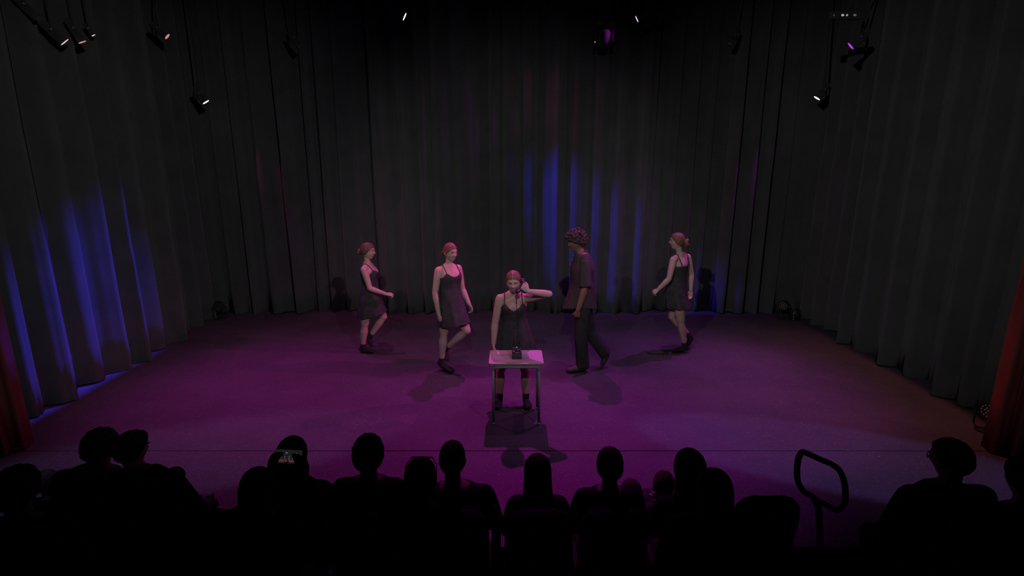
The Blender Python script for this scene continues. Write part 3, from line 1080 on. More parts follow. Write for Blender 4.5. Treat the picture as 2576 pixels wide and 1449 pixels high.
# ================================================================ AUDIENCE
def seat_proto():
    s = empty('theatre_seat', (0, 0, 0))
    bm = bmesh.new()
    rings = []
    for z, w, y in ((0.42, 0.36, -0.150), (0.60, 0.40, -0.175), (0.80, 0.40, -0.205), (0.90, 0.37, -0.220), (0.945, 0.30, -0.226), (0.965, 0.18, -0.229)):
        rings.append([V((w / 2 * math.copysign(abs(math.cos(t)) ** 0.4, math.cos(t)), y + 0.032 * math.copysign(abs(math.sin(t)) ** 0.5, math.sin(t)) - 0.02 * math.cos(t) ** 2 * -1, z)) for t in [2 * math.pi * k / 24 for k in range(24)]])
    loft(bm, rings)
    obj('backrest', bm, M_SEAT, s)
    bm = bmesh.new(); box(bm, (0, 0.03, 0.40), (0.40, 0.36, 0.08)); obj('seat_cushion', bm, M_SEAT, s, False, 0.02)
    for sx in (-1, 1):
        bm = bmesh.new(); box(bm, (sx * 0.17, -0.12, 0.19), (0.03, 0.04, 0.38)); obj('leg', bm, M_BLACKMETAL, s, False)
        bm = bmesh.new(); box(bm, (sx * 0.17, 0.16, 0.19), (0.03, 0.04, 0.38)); obj('leg', bm, M_BLACKMETAL, s, False)
    return s


FL = -0.25
SEAT0 = seat_proto()
used = [False]


def seat(x, y, z, label, rot=0.0):
    o = SEAT0 if not used[0] else copy_tree(SEAT0)
    used[0] = True
    o.location = (x, y, z)
    o.rotation_euler = (0, 0, rot)
    tag(o, label, 'seat', 'audience seats')
    return o


def add_hair(root, M, s, kind, seed, male):
    hm = M_DARKHAIR
    if kind in ('crop', 'short', 'full'):
        th = dict(crop=0.004, short=0.012, full=0.022)[kind]
        obj('hair', hair_cap(M, s, th, -0.62, male, 0.3 * th, seed), hm, root)
        return
    if kind == 'spiky':
        bm = hair_cap(M, s, 0.016, -0.6, male, 0.012, seed)
        rnd = random.Random(seed)
        for i in range(60):
            d = V((rnd.uniform(-1, 1), rnd.uniform(-0.6, 0.9), rnd.uniform(0.3, 1))).normalized()
            p = head_point(*d, s, male)
            tube(bm, [M @ (p + d * 0.005), M @ (p + d * 0.028 + V((0.012, 0, 0.006)))], [0.010, 0.002], 5)
        mobj('hair', fuse(bm, 0.007, 1), hm, root)
        return
    bm = hair_cap(M, s, 0.016, -0.7, male, 0.004, seed)
    if kind in ('long', 'bob'):
        prof = [(0.085, .055, .055, -.025), (0.03, .088, .085, -.018), (-.05, .092, .080, -.028), (-.12, .098, .070, -.045)]
        if kind == 'long':
            prof += [(-.20, .118, .060, -.062), (-.29, .132, .050, -.075), (-.36, .115, .035, -.08)]
        rings = [[M @ (V((a * math.cos(t), cy + b * math.sin(t) * (1 if math.sin(t) < 0 else 0.72), z)) * s) for t in [2 * math.pi * k / 28 for k in range(28)]] for z, a, b, cy in prof]
        loft(bm, rings)
    mobj('hair', fuse(bm, 0.008, 3), hm, root)
    if kind == 'bun':
        bm = bmesh.new()
        ball(bm, M @ (V((-0.085, -0.06, -0.02)) * s), [0.026] * 3, None, 12, 8)
        obj('hair_bun', bm, hm, root)


def spectator(label, x, y, ztop, floor=FL, hair='short', male=True, hs=1.0, bx=0.0, wide=1.0, fwd=(0, 1, -0.1), seed=0, low=False, arms=None, roll=0.0):
    k = (ztop - floor) / 1.315 if not low else 0.62
    k = max(0.55, min(1.1, k))
    top = ztop - floor
    root = empty('person', (x + bx, y, floor), label, 'person', 'audience in silhouette')
    hc = top - (0.116 + dict(crop=0.004, short=0.012, full=0.024, long=0.018, bob=0.018, bun=0.016, spiky=0.03)[hair]) * hs
    nz = hc - 0.165 * hs
    hz = 0.50 * k if not low else 0.10
    hx = -bx
    sw = (0.178 if male else 0.158) * k * wide
    J = dict(neck=(hx * 0.85, 0.03, nz), shR=(hx * 0.75 + sw, 0.02, nz - 0.055 * k), shL=(hx * 0.75 - sw, 0.02, nz - 0.055 * k),
             hipR=(0.09 * k, 0, hz), hipL=(-0.09 * k, 0, hz))
    up = nz - hz
    J.update(elR=(hx * .4 + sw + 0.06 * k, 0.06, hz + up * 0.42), elL=(hx * .4 - sw - 0.06 * k, 0.06, hz + up * 0.42), wrR=(0.09 * k, 0.20 * k, hz + 0.13 * k), wrL=(-0.09 * k, 0.20 * k, hz + 0.13 * k))
    if low:
        J.update(elR=(0.15, 0.02, 0.20), elL=(-0.15, 0.02, 0.20), wrR=(0.09, 0.14, 0.16), wrL=(-0.09, 0.14, 0.16), knR=(0.13, 0.22, 0.09), knL=(-0.13, 0.22, 0.09), anR=(0.03, 0.30, 0.055), anL=(-0.03, 0.34, 0.055), toR=(-0.05, 0.33, 0.045), toL=(0.05, 0.38, 0.045))
    else:
        J.update(knR=(0.11 * k, 0.34, hz), knL=(-0.11 * k, 0.34, hz), anR=(0.11 * k, 0.25, 0.085), anL=(-0.11 * k, 0.25, 0.085), toR=(0.12 * k, 0.40, 0.036), toL=(-0.12 * k, 0.40, 0.036))
    hands = dict(R=((-0.6, 0.6, -0.2), (0, 0, -1)), L=((0.6, 0.6, -0.2), (0, 0, -1)))
    if arms:
        for a, b in arms.items():
            if a in ('hR', 'hL'):
                hands[a[1]] = b
            else:
                J[a] = b
    fig = Figure(J, k, male, wide)
    M = head_frame((hx, 0.045, hc), fwd, roll)
    bm = bmesh.new()
    add_head(bm, M, hs, male, 36, 28)
    fig.neckpiece(bm, M, hs)
    fig.torso(bm, 0.4, 5.9, -0.004, 12, 22)
    fig.arms(bm, -0.004)
    for s in 'RL':
        add_hand(bm, fig.J['wr' + s], hands[s][0], hands[s][1], s, 25, k * 0.95)
    mobj('body', fuse(bm, 0.009, 3), M_DARKSKIN, root)
    bm = bmesh.new()
    fig.torso(bm, 0.8, 5.55, 0.014, 14, 24)
    for s in 'RL':
        fig.limb(bm, fig.J['neck'] - V((0, 0, 0.045 * k)), fig.J['sh' + s], [(0, .050), (.5, .050), (1, .054)], 0.012)
        fig.limb(bm, fig.J['sh' + s], fig.J['el' + s], fig.UP, 0.016)
        fig.limb(bm, fig.J['el' + s], fig.J['wr' + s], [(0, .040), (.4, .042), (.85, .034)], 0.012)
    mobj('top', fuse(bm, 0.012, 4), M_DARK, root)
    bm = bmesh.new()
    fig.torso(bm, 0.0, 1.6, 0.010, 8, 22)
    fig.legs(bm, 0.012)
    mobj('trousers', fuse(bm, 0.014, 3), M_DARK, root)
    for s in 'RL':
        bm = bmesh.new()
        foot(bm, fig.J['an' + s], fig.J['to' + s], 0.95 * max(k, .7), True, 0.02, fig.J['kn' + s])
        mobj('shoe', fuse(bm, 0.014, 2), M_SHOE, root)
    add_hair(root, M, hs, hair, seed, male)
    return root, M


R1 = 2.78
AUD = [
    ('spectator with flat-topped hair leaning against spiky-haired neighbour', -2.46, 2.75, 1.10, dict(hair='full', hs=0.88, bx=-0.14, wide=1.1, fwd=(0.25, 1, -0.1), seed=1)),
    ('spectator with spiky hair leaning against flat-topped neighbour, face turned', -2.275, 2.75, 1.09, dict(hair='spiky', hs=0.86, bx=0.20, fwd=(0.6, 1, -0.1), seed=2, wide=0.95)),
    ('long-haired spectator in the row before the raised smartphone', -1.335, R1, 1.030, dict(hair='long', male=False, hs=0.98, bx=0.03, seed=3, wide=1.12)),
    ('spectator with bushy rounded hair and narrow neck beside the shaved-head spectator', -0.862, 2.75, 1.062, dict(hair='full', hs=0.95, seed=4, wide=0.92)),
    ('broad-shouldered spectator with shaved head and visible ears', -0.362, R1, 1.000, dict(hair='crop', hs=1.02, bx=0.03, seed=5, wide=1.12)),
    ('spectator with straight long hair spread over the shoulders, beside the broad man', 0.157, R1, 0.912, dict(hair='long', male=False, hs=0.93, seed=6, wide=0.95)),
    ('short-haired spectator with slim neck beside the straight-haired woman', 0.597, R1, 0.955, dict(hair='short', hs=0.93, bx=-0.01, seed=7, wide=0.95)),
    ('long-haired spectator with smooth rounded crown beside two small children', 1.075, 2.75, 0.966, dict(hair='long', male=False, hs=1.05, seed=8)),
    ('large spectator wearing glasses beside the curved handrail', 2.50, 2.6, 1.118, dict(hair='short', hs=1.0, bx=-0.03, fwd=(-0.75, 1, -0.1), seed=9, wide=1.12)),
    ('short-haired spectator beyond the large one with glasses', 2.95, 2.6, 1.00, dict(hair='short', hs=1.05, seed=10)),
]
SPECS = {}
SHORT = {'spectator1': 'flat-topped leaning spectator', 'spectator2': 'spiky-haired leaning spectator', 'long-haired3': 'long-haired spectator before the smartphone', 'spectator4': 'bushy-haired spectator',
         'broad-shouldered5': 'broad shaved-head spectator', 'spectator6': 'straight-haired woman beside the broad man', 'short-haired7': 'slim-necked short-haired spectator', 'long-haired8': 'smooth-crowned long-haired spectator',
         'large9': 'large spectator with glasses', 'short-haired10': 'spectator beyond the large one with glasses', 'dark-haired11': 'slouching dark-haired spectator', 'spectator12': 'spectator raising a smartphone',
         'small13': 'small spectator with side bun', 'spectator14': 'spectator with thick bobbed hair'}
for lb, x, y, zt, kw in AUD:
    SPECS[lb] = spectator(lb, x, y, zt, **kw)
    seat(x + kw.get('bx', 0), y, FL, 'dark theatre seat under the ' + SHORT[lb.split()[0] + str(len(SPECS))])
# nearer row on a low riser
RZ = -0.10
bm = bmesh.new(); box(bm, (0, 0.8, (RZ - 0.251) / 2), (9.0, 3.3, RZ + 0.249)); struct('floor_riser', bm, M_CARPET, label='low dark carpeted riser under the rear seats', cat='floor')
AUD2 = [
    ('dark-haired spectator slouching low beside the leaning pair', -2.34, 1.243, dict(hair='full', hs=0.9, seed=21)),
    ('spectator with long hair holding up a smartphone', -1.205, 1.232, dict(hair='bob', male=False, hs=0.82, seed=22,
     arms=dict(elR=(0.22, 0.16, 1.01), elL=(-0.11, 0.20, 1.01), wrR=(0.131, 0.262, 1.140), wrL=(-0.042, 0.268, 1.140), hR=((-0.15, 0.12, 1), (-0.6, 0.9, 0)), hL=((0.12, 0.12, 1), (0.6, 0.9, 0))))),
    ('small spectator with side bun and glasses pushed up on the head', -0.430, 1.283, dict(hair='bun', male=False, hs=0.82, seed=23, wide=0.85)),
    ('spectator with thick bobbed hair behind the small children', 0.960, 1.226, dict(hair='bob', male=False, hs=0.87, seed=24)),
]
for lb, x, zt, kw in AUD2:
    SPECS[lb] = spectator(lb, x, 2.12, zt, RZ, **kw)
    seat(x, 2.12, RZ, 'dark theatre seat under the ' + SHORT[lb.split()[0] + str(len(SPECS))])
# children sitting on the floor at the lip of the stage
for lb, x, y, zt, hr, sd in (('small child sitting low beside the pair of leaning spectators', -2.43, 3.27, 0.51, 'short', 31), ('small child sitting low by the end of the maroon drape', -3.36, 3.27, 0.49, 'short', 32),
                             ('small child beside the slim-necked spectator, only head showing', 0.865, 3.27, 0.41, 'full', 33), ('small fair child with face turned beside the smooth-crowned spectator', 1.125, 3.36, 0.42, 'full', 34)):
    SPECS[lb] = spectator(lb, x, y, zt, 0.0, hr, False, 0.74, seed=sd, low=True, fwd=(0.4 if sd == 34 else 0, 1, -0.1))
for x, y, lb in ((-1.76, 2.78, 'empty dark theatre seat with rounded back between leaning pair and smartphone'), (1.52, 2.90, 'empty dark theatre seat near the curved handrail')):
    seat(x, y, FL, lb)
# armrest post between two seats
ar = empty('armrest_post', (-0.098, 2.72, FL), 'upright armrest post in the gap between broad man and straight-haired woman', 'armrest')
bm = bmesh.new(); box(bm, (0, 0, 0.30), (0.055, 0.05, 0.60)); obj('post', bm, M_BLACKMETAL, ar, False, 0.006)
bm = bmesh.new(); box(bm, (0, 0.10, 0.885 - 0.27), (0.06, 0.28, 0.035)); obj('arm_pad', bm, M_SEAT, ar, False, 0.01)
bm = bmesh.new(); box(bm, (0.0, -0.02, 0.76), (0.035, 0.035, 0.28)); obj('upright', bm, M_BLACKMETAL, ar, False, 0.006)

# glasses
Mg = SPECS['large spectator wearing glasses beside the curved handrail']
g = empty('glasses', Mg[0].location + Mg[1] @ V((0, 0.1, 0)), 'thin-framed glasses worn by the large spectator', 'glasses')


def glasses(root, M, s, off):
    for sx in (-1, 1):
        bm = bmesh.new()
        c = V((sx * 0.032, 0.098, 0.004))
        tube(bm, [M @ ((c + V((0.025 * math.cos(a), 0, 0.019 * math.sin(a)))) * s) - off for a in [k * math.pi / 8 for k in range(16)]], 0.0022, 6, closed=True)
        rim = obj('rim', bm, M_BLACKMETAL, root)
        bm = bmesh.new()
        tube(bm, [M @ (V((sx * 0.057, 0.096, 0.010)) * s) - off, M @ (V((sx * 0.081, 0.06, 0.008)) * s) - off, M @ (V((sx * 0.084, -0.01, 0.004)) * s) - off, M @ (V((sx * 0.082, -0.03, -0.015)) * s) - off], 0.0022, 6)
        obj('temple_arm', bm, M_BLACKMETAL, root)
    bm = bmesh.new()
    tube(bm, [M @ (V((-0.009, 0.100, 0.008)) * s) - off, M @ (V((0.009, 0.100, 0.008)) * s) - off], 0.0022, 6)
    obj('bridge', bm, M_BLACKMETAL, root)


glasses(g, Mg[1], 1.0, g.location - Mg[0].location)
Mk = SPECS['small spectator with side bun and glasses pushed up on the head']
g2 = empty('glasses', Mk[0].location + Mk[1] @ V((0, 0.0, 0.1)), 'glasses pushed up on the hair of the small spectator', 'glasses')
glasses(g2, Mk[1] @ Matrix.Rotation(math.radians(58), 4, 'X') @ Matrix.Translation((0, 0.012, 0)), 0.9, g2.location - Mk[0].location)

# smartphone held up, screen towards the holder
ph = empty('smartphone', (-1.158, 2.415, 1.145), 'raised smartphone with lit screen showing the stage', 'smartphone')
ph.rotation_euler = (math.radians(-28), 0, math.radians(-6))
bm = bmesh.new(); box(bm, (0, 0.004, 0), (0.152, 0.008, 0.074)); obj('phone_body', bm, M_BAKE, ph, False, 0.003)
M_SCR = mat('screen_dark', (0.004, 0.004, 0.004), 0.9, 0.0, emit=(0.011, 0.011, 0.012), estr=1.0)
M_SCRP = mat('screen_pink', (0.004, 0.004, 0.004), 0.9, 0.0, emit=(0.10, 0.024, 0.032), estr=1.0)
M_SCRW = mat('screen_figures', (0.004, 0.004, 0.004), 0.9, 0.0, emit=(0.055, 0.06, 0.06), estr=1.0)
M_SCRL = mat('screen_lights', (0.004, 0.004, 0.004), 0.9, 0.0, emit=(0.22, 0.20, 0.18), estr=1.0)
bm = bmesh.new(); box(bm, (0, -0.0006, 0), (0.142, 0.001, 0.068)); scr = obj('screen', bm, M_SCR, ph, False)
bm = bmesh.new()
for cx, w in ((-0.038, 0.030), (-0.012, 0.012), (0.026, 0.044)):
    box(bm, (cx, -0.0013, -0.021), (w, 0.0006, 0.010))
obj('screen_stage', bm, M_SCRP, scr, False)
bm = bmesh.new()
for cx, w, h in ((-0.020, 0.004, 0.016), (0.004, 0.005, 0.020), (0.026, 0.010, 0.014), (0.040, 0.004, 0.014), (-0.044, 0.006, 0.010)):
    box(bm, (cx, -0.0016, -0.006), (w, 0.0006, h))
obj('screen_figures', bm, M_SCRW, scr, False)
bm = bmesh.new()
for cx, cz, w in ((-0.013, 0.018, 0.010), (0.040, 0.017, 0.006)):
    box(bm, (cx, -0.0016, cz), (w, 0.0006, 0.004))
obj('screen_lights', bm, M_SCRL, scr, False)

# curved handrail at the aisle
hr = empty('handrail', (2.23, 3.13, -0.25), 'black bent-tube handrail loop at the stage steps', 'handrail')
base = V((2.23, 3.13, -0.25))
loop = [(2.050, .645), (2.090, .636), (2.176, .595), (2.285, .545), (2.345, .490), (2.390, .390), (2.412, .265), (2.398, .205), (2.357, .182), (2.269, .228), (2.207, .262), (2.159, .300), (2.103, .332), (2.055, .405), (2.036, .481), (2.031, .585)]
SC = 3.13 / 3.3
pts = [V((x * SC, 3.13, 2.6 - (2.6 - z) * SC)) - base for x, z in loop]
bm = bmesh.new(); tube(bm, catmull(pts, 4, True), 0.0195, 12, closed=True); obj('rail_loop', bm, M_BLACKMETAL, hr)
bm = bmesh.new()
st = V((2.190 * SC, 3.13, 2.6 - (2.6 - .268) * SC)) - base
tube(bm, catmull([st, st + V((0.026, 0, -0.05)), st + V((0.05, 0, -0.14)), V((st.x + 0.13, 0, 0.012))], 5), 0.021, 12)
obj('rail_post', bm, M_BLACKMETAL, hr)
bm = bmesh.new(); lathe(bm, [(0.0, 0.0), (0.06, 0.0), (0.06, 0.010), (0.0, 0.012)], 20, Matrix.Translation((st.x + 0.13, 0, 0))); obj('base_flange', bm, M_BLACKMETAL, hr)


# ================================================================ LIGHTING RIG
def bar(a, b, label):
    r = tag(empty('lighting_bar', V(a).lerp(V(b), 0.5)), label, 'bar')
    bm = bmesh.new()
    c = V(a).lerp(V(b), 0.5)
    tube(bm, [V(a) - c, V(b) - c], 0.024, 10)
    obj('pipe', bm, M_PIPE, r)
    for f in (0.1, 0.5, 0.9):
        p = V(a).lerp(V(b), f) - c
        bm = bmesh.new(); tube(bm, [p, p + V((0, 0, 0.35))], 0.006, 6); obj('suspension_cable', bm, M_PIPE, r)
    return r


BZ = 5.45
bar((-5.0, 8.82, BZ), (5.0, 8.82, BZ), 'long black lighting bar flown in front of the backdrop')
bar((-4.95, 5.2, BZ), (-4.95, 8.7, BZ), 'black lighting bar above the blue-lit side curtains')
bar((4.85, 5.2, BZ), (4.85, 8.7, BZ), 'black lighting bar above the dim grey side curtains')


def stage_light(pos, n, bar_z, col, strength, label, r=0.075, length=0.26, power=0.0, lcol=None, cone=35, knob=True, bar_xy=None):
    pos, n = V(pos), V(n).normalized()
    root = empty('hanging_spotlight', pos, label, 'stage light', 'stage lights hanging over the stage')
    x, y = frame_for(n)
    R = Matrix((x, y, n)).transposed().to_4x4()
    bm = bmesh.new()
    lathe(bm, [(0, -length), (r * .55, -length), (r * .8, -length * .85), (r * .82, -length * .55), (r * .95, -length * .5), (r, -length * .3), (r, -0.012), (r * 1.08, -0.010), (r * 1.08, -0.001), (0, -0.001)], 24, R)
    obj('housing', bm, M_PIPE, root)
    bm = bmesh.new()
    lathe(bm, [(0, -0.003), (r * .95, -0.003), (r * .93, 0.001), (r * .5, 0.003), (0, 0.004)], 24, R)
    lm = mat('lens_%d' % len(MATS), (0.02, 0.02, 0.02), 0.2, 0.3, emit=col, estr=strength) if strength > 0.3 else M_LEDPALE
    obj('lens', bm, lm, root)
    # yoke and hanger
    side = n.cross(V((0, 0, 1)))
    side = side.normalized() if side.length > 0.05 else V((1, 0, 0))
    mid = n * (-length * .55)
    topp = V((0, 0, 0.20)) + mid
    bm = bmesh.new()
    tube(bm, [mid - side * r * 1.15, topp - side * r * 1.15 - V((0, 0, .03)), topp - side * r * .7, topp + side * r * .7, topp + side * r * 1.15 - V((0, 0, .03)), mid + side * r * 1.15], 0.009, 8)
    yk = obj('yoke', bm, M_PIPE, root)
    if knob:
        for sg in (-1, 1):
            bm = bmesh.new()
            ball(bm, mid + side * (sg * r * 1.3), (0.011, 0.011, 0.011), None, 10, 8)
            obj('tilt_knob', bm, M_STEEL, yk)  # small steel balls added to catch light as faint grey specks
    bm = bmesh.new()
    end = V((0, 0, bar_z)) - V((0, 0, pos.z)) + mid * V((1, 1, 0)) if False else V((mid.x, mid.y, bar_z - pos.z))
    if bar_xy:
        end = V((bar_xy[0] - pos.x if bar_xy[0] is not None else mid.x, bar_xy[1] - pos.y if bar_xy[1] is not None else mid.y, bar_z - pos.z))
    tube(bm, [topp, V((topp.x, topp.y, topp.z + 0.06)), end - V((0, 0, 0.05)), end], 0.011, 8)
    obj('hanger', bm, M_PIPE, root)
    bm = bmesh.new(); box(bm, end, (0.06, 0.06, 0.075)); obj('clamp', bm, M_PIPE, root, False, 0.008)
    if power:
        lp = pos + n * 0.03
        d = spot('lamp_beam', lp, lp + n, power, lcol or col, cone, 1.0, 0.04)
    return root


LX, RX = (-4.95, None), (4.85, None)
stage_light((-5.042, 6, 4.162), (0.481, 0.464, -0.744), BZ, (0.5, 0.48, 0.42), 0.22, 'faint pale-lensed spotlight highest by the blue-lit curtains', bar_xy=LX, r=0.05)
stage_light((-4.962, 6.2, 3.968), (0.520, 0.458, -0.721), BZ, (1, 0.72, 0.75), 0.75, 'thin pinkish lit spotlight beside the short red one', bar_xy=LX, r=0.055, power=25, lcol=PINK)
stage_light((-4.921, 6.4, 4.012), (0.329, 0.285, -0.900), BZ, (1, 0.36, 0.36), 0.75, 'short red-lit spotlight beside the thin pinkish one', bar_xy=LX, r=0.044, power=25, lcol=PINK)
stage_light((-4.93, 6.6, 4.13), (0.42, 0.30, -0.855), BZ, (1, 1, 1), 0.8, 'tiny white-lensed spotlight beside the short red one', bar_xy=LX, r=0.022, length=0.14)
stage_light((-4.923, 8, 4.439), (0.715, 0.233, -0.659), BZ, (1, 0.34, 0.30), 0.6, 'salmon-lit round spotlight over the blue-lit curtains', bar_xy=LX, r=0.048, power=40, lcol=PINK)
stage_light((-4.883, 8.7, 3.634), (0.508, 0.189, -0.841), BZ, (1, 0.80, 0.9), 1.6, 'low white-pink spotlight in the corner by the blue-lit curtains', bar_xy=LX, r=0.058, power=40, lcol=PINK)
stage_light((-3.381, 8.9, 4.494), (0.578, 0.171, -0.798), BZ, (0.5, 0.5, 0.46), 0.16, 'dim grey-lensed spotlight before the backdrop near salmon-lit one', bar_xy=(None, 8.82), r=0.05)
stage_light((-1.635, 8.6, 4.856), (0.872, 0.142, -0.469), BZ, (1, 0.88, 0.92), 2.2, 'bright white spotlight before the backdrop', bar_xy=(None, 8.82), r=0.062, power=60, lcol=PINK)
stage_light((1.903, 8.6, 4.823), (-0.865, 0.185, -0.466), BZ, (0.85, 0.6, 1.0), 1.4, 'lilac spotlight beside the moving head with green light', bar_xy=(None, 8.82), r=0.052, power=60, lcol=VIO)
stage_light((3.473, 8.9, 4.529), (-0.400, 0.026, -0.916), BZ, (0.5, 0.5, 0.48), 0.12, 'dim grey-lensed spotlight near the violet one', bar_xy=(None, 8.82), r=0.05)
stage_light((4.613, 7.6, 4.227), (-0.670, 0.345, -0.658), BZ, (0.55, 0.05, 1.0), 0.9, 'vivid violet-lit spotlight over the grey side curtains', bar_xy=RX, r=0.06, power=50, lcol=VIO)
stage_light((4.856, 8.7, 3.694), (-0.520, 0.165, -0.838), BZ, (0.9, 0.75, 1.0), 2.0, 'low white-lilac spotlight in the corner by grey curtains', bar_xy=RX, r=0.055, power=50, lcol=VIO)


def barn_light(S, aim, b0, b1, keep, power, col, cone, blend, label, bar_xy, lamp):
    """flown spotlight whose barn door is closed onto the line b0-b1; the beam stays on the side of `keep`"""
    S, b0, b1 = V(S), V(b0), V(b1)
    m = (b0.lerp(b1, 0.5) - S)
    axis = (V(aim) - S).normalized()
    n = (b0 - S).cross(b1 - S).normalized()
    if n.dot(V(keep) - S) < 0:
        n = -n
    m = (axis - n * axis.dot(n)).normalized()
    x = m.cross(n).normalized()
    root = stage_light(S - axis * 0.03, axis, BZ + 0.9, col, 0.4, label, bar_xy=bar_xy, r=0.07)
    R = Matrix((x, n, m)).transposed()
    bm = bmesh.new()
    box(bm, (S - root.location) + m * 0.24 - n * 0.10, (0.36, 0.20, 0.004), R)
    obj('barn_door', bm, M_PIPE, root, False)  # unseen plate added to cut off the beam's spill
    spot(lamp, S + axis * 0.02, S + axis, power, col, cone, blend, 0.003)
    return root


bar((-3.4, 8.60, BZ + 0.9), (4.2, 8.60, BZ + 0.9), 'upper black lighting bar flown high over the upstage floor')
barn_light((-2.2, 8.55, 5.8), (-5.1, 5.3, -0.7), (-5.03, 4.6, 0.02), (-5.18, 9.0, 0.02), (-5.1, 6, 2), 7500, BLUE, 31, 0.8, 'spotlight with barn door aimed at the blue-lit curtains', (None, 8.60), 'side_curtain_light_offscreen')
barn_light((-2.3, 8.0, 5.6), (3.4, 9.2, -1.0), (-4.0, 9.10, 0.02), (5.0, 9.10, 0.02), (0, 9.2, 2), 2500, BLUE, 26, 0.8, 'spotlight with barn door aimed along the backdrop', (None, 8.60), 'backdrop_light_offscreen')
barn_light((2.7, 6.2, 6.8), (4.2, 5.9, 0), (4.90, 4.6, 0.0), (4.95, 9.0, 0.0), (3.0, 6, 0), 520, (1.0, 0.26, 0.20), 48, 1.0, 'spotlight with barn door over the brownish floor', (None, 8.60), 'floor_edge_light_offscreen')

# moving head with a green status light
mh = empty('moving_head_light', (1.45, 8.82, 4.62), 'dark moving head light with tiny green status lamp', 'stage light', 'stage lights hanging over the stage')
bm = bmesh.new(); box(bm, (0, 0, 0.17), (0.30, 0.22, 0.10)); obj('base_box', bm, M_PIPE, mh, False, 0.015)
for sx in (-1, 1):
    bm = bmesh.new(); box(bm, (sx * 0.135, 0, 0.02), (0.04, 0.10, 0.24)); obj('yoke_arm', bm, M_PIPE, mh, False, 0.01)
bm = bmesh.new(); lathe(bm, [(0, -0.16), (0.07, -0.15), (0.095, -0.06), (0.09, 0.08), (0.06, 0.12), (0, 0.12)], 20, Matrix.Rotation(0.5, 4, 'X')); obj('head', bm, M_PIPE, mh)
bm = bmesh.new(); tube(bm, [(0, 0, 0.2), (0, 0, BZ - 4.62)], 0.02, 8); obj('hanger', bm, M_PIPE, mh)
bm = bmesh.new(); ball(bm, (-0.155, -0.10, -0.095), (0.009, 0.009, 0.009), None, 10, 8); obj('status_light', bm, mat('green_led', (0.02, 0.1, 0.02), 0.4, 0.2, emit=(0.2, 0.5, 0.16), estr=1.2), mh)
for i, (x, z, w) in enumerate(((-0.10, 0.175, 0.060), (0.06, 0.150, 0.030), (0.11, 0.168, 0.030))):
    bm = bmesh.new(); box(bm, (x, -0.113, z), (w, 0.006, 0.009)); obj('glint_strip', bm, M_STEEL, mh, False)  # pale strips standing in for grey glints on the metal casing
# pale four-cell batten lamp
lb = empty('led_batten', (4.27, 7.2, 4.507), 'small batten lamp with four pale cells by the violet spotlight', 'stage light', 'stage lights hanging over the stage')
bm = bmesh.new(); box(bm, (0, 0.03, 0), (0.40, 0.05, 0.09)); obj('housing', bm, M_PIPE, lb, False, 0.01)
bm = bmesh.new(); tube(bm, [(0, 0.03, 0.04), (0.2, 0.03, 0.5), (0.58, 0.03, BZ - 4.507)], 0.012, 8); obj('hanger', bm, M_PIPE, lb)
for x, w, e in ((-0.165, 0.012, 0.06), (-0.055, 0.030, 0.45), (0.0, 0.022, 0.30), (0.10, 0.034, 0.10)):
    bm = bmesh.new(); ball(bm, (x, -0.001, 0), (w * 0.6, 0.006, 0.013), None, 10, 8)
    obj('cell', bm, mat('cell_%d' % len(MATS), (0.1, 0.1, 0.1), 0.4, 0.2, emit=(0.9, 0.9, 0.85), estr=e), lb)


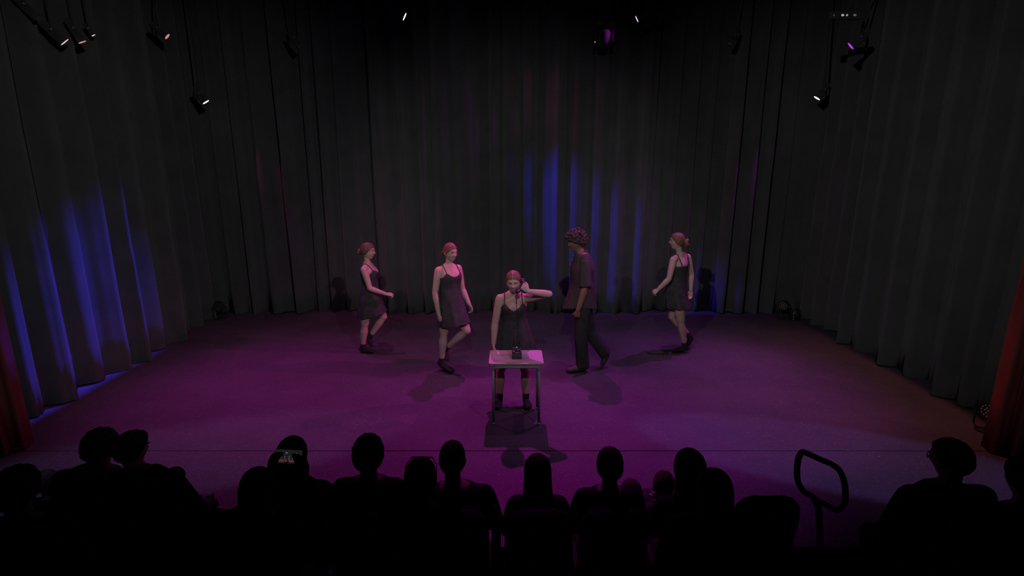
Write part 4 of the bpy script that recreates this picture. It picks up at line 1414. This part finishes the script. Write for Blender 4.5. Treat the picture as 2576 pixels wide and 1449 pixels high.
def par_lamp(pos, aim, label, r=0.085, stand=True, dots=True):
    root = empty('floor_par_lamp', (pos[0], pos[1], 0), label, 'stage light', 'par lamps on the stage floor')
    c = V((0, 0, pos[2]))
    n = (V(aim) - V(pos)).normalized()
    x, y = frame_for(n)
    R = Matrix((x, y, n)).transposed().to_4x4()
    R.translation = c
    bm = bmesh.new(); lathe(bm, [(0, -0.17), (r * .6, -0.165), (r * .9, -0.12), (r, -0.04), (r, 0.0), (r * .9, 0.0), (r * .88, -0.012), (0, -0.012)], 24, R); obj('housing', bm, M_BLACKMETAL, root)
    bm = bmesh.new()
    for k, (rr, m) in enumerate(((0, 1), (0.33, 6), (0.68, 12))):
        for i in range(m):
            a = 2 * math.pi * i / m
            ball(bm, R @ V((rr * r * math.cos(a), rr * r * math.sin(a), -0.008)), [r * 0.115] * 3, None, 8, 6)
    o = obj('led_array', bm, M_LEDPALE if dots else M_GLASS_D, root)
    o['kind'] = 'stuff'
    bm = bmesh.new()
    s = x
    tube(bm, [c - s * r * 1.15, c - s * r * 1.15 - V((0, 0, pos[2] - 0.03)) * .8, V((0, 0, 0.02)) - s * r * .9, V((0, 0, 0.02)) + s * r * .9, c + s * r * 1.15 - V((0, 0, pos[2] - 0.03)) * .8, c + s * r * 1.15], 0.008, 8)
    obj('bracket', bm, M_BLACKMETAL, root)
    bm = bmesh.new(); lathe(bm, [(0, 0.001), (0.075, 0.001), (0.075, 0.012), (0.02, 0.02), (0, 0.02)], 20); obj('base_plate', bm, M_BLACKMETAL, root)
    bm = bmesh.new(); ball(bm, c + s * r * 1.28, (0.012, 0.012, 0.012), None, 10, 8); obj('tilt_knob', bm, M_STEEL, root)
    return root


par_lamp((4.80, 8.85, 0.235), (2.2, 6.0, 0.35), 'floor lamp with speckled lens beside the cable drum')
par_lamp((-5.16, 8.80, 0.235), (-3.2, 7.0, 0.4), 'dark floor lamp in the corner by the blue-lit curtains', 0.095, dots=False)
par_lamp((4.80, 4.80, 0.215), (2.8, 4.0, 0.25), 'floor lamp with speckled round lens peeping out behind the rust red drape')
# cable drum next to the corner lamp
cd = empty('cable_drum', (4.955, 8.74, 0), 'small black cable drum with pale handle on the stage floor', 'cable drum')
Rx = Matrix.Translation((0, 0, 0.115)) @ Matrix.Rotation(math.radians(70), 4, 'Z') @ Matrix.Rotation(math.radians(90), 4, 'X')
for s in (-1, 1):
    bm = bmesh.new(); lathe(bm, [(0.0, s * 0.05), (0.10, s * 0.05), (0.112, s * 0.055), (0.112, s * 0.062), (0.0, s * 0.062)], 28, Rx); obj('flange', bm, M_BLACKMETAL, cd)
bm = bmesh.new(); lathe(bm, [(0.0, -0.05), (0.07, -0.05), (0.075, 0.0), (0.07, 0.05), (0.0, 0.05)], 24, Rx); obj('cable_winding', bm, M_RUBBER, cd)
bm = bmesh.new(); tube(bm, [(-0.055, -0.075, 0.13), (-0.03, -0.08, 0.175)], 0.007, 8); obj('crank_handle', bm, M_STEEL, cd)
bm = bmesh.new(); tube(bm, [(-0.05, -0.08, 0.03), (-0.048, -0.08, 0.06), (-0.05, -0.08, 0.09)], 0.006, 8); obj('plug', bm, M_LEDPALE, cd)
for s in (-1, 1):
    bm = bmesh.new(); tube(bm, [(s * 0.08, -0.02, 0.01), (0, 0, 0.115), (s * 0.08, 0.02, 0.01)], 0.008, 8); obj('stand_leg', bm, M_BLACKMETAL, cd)
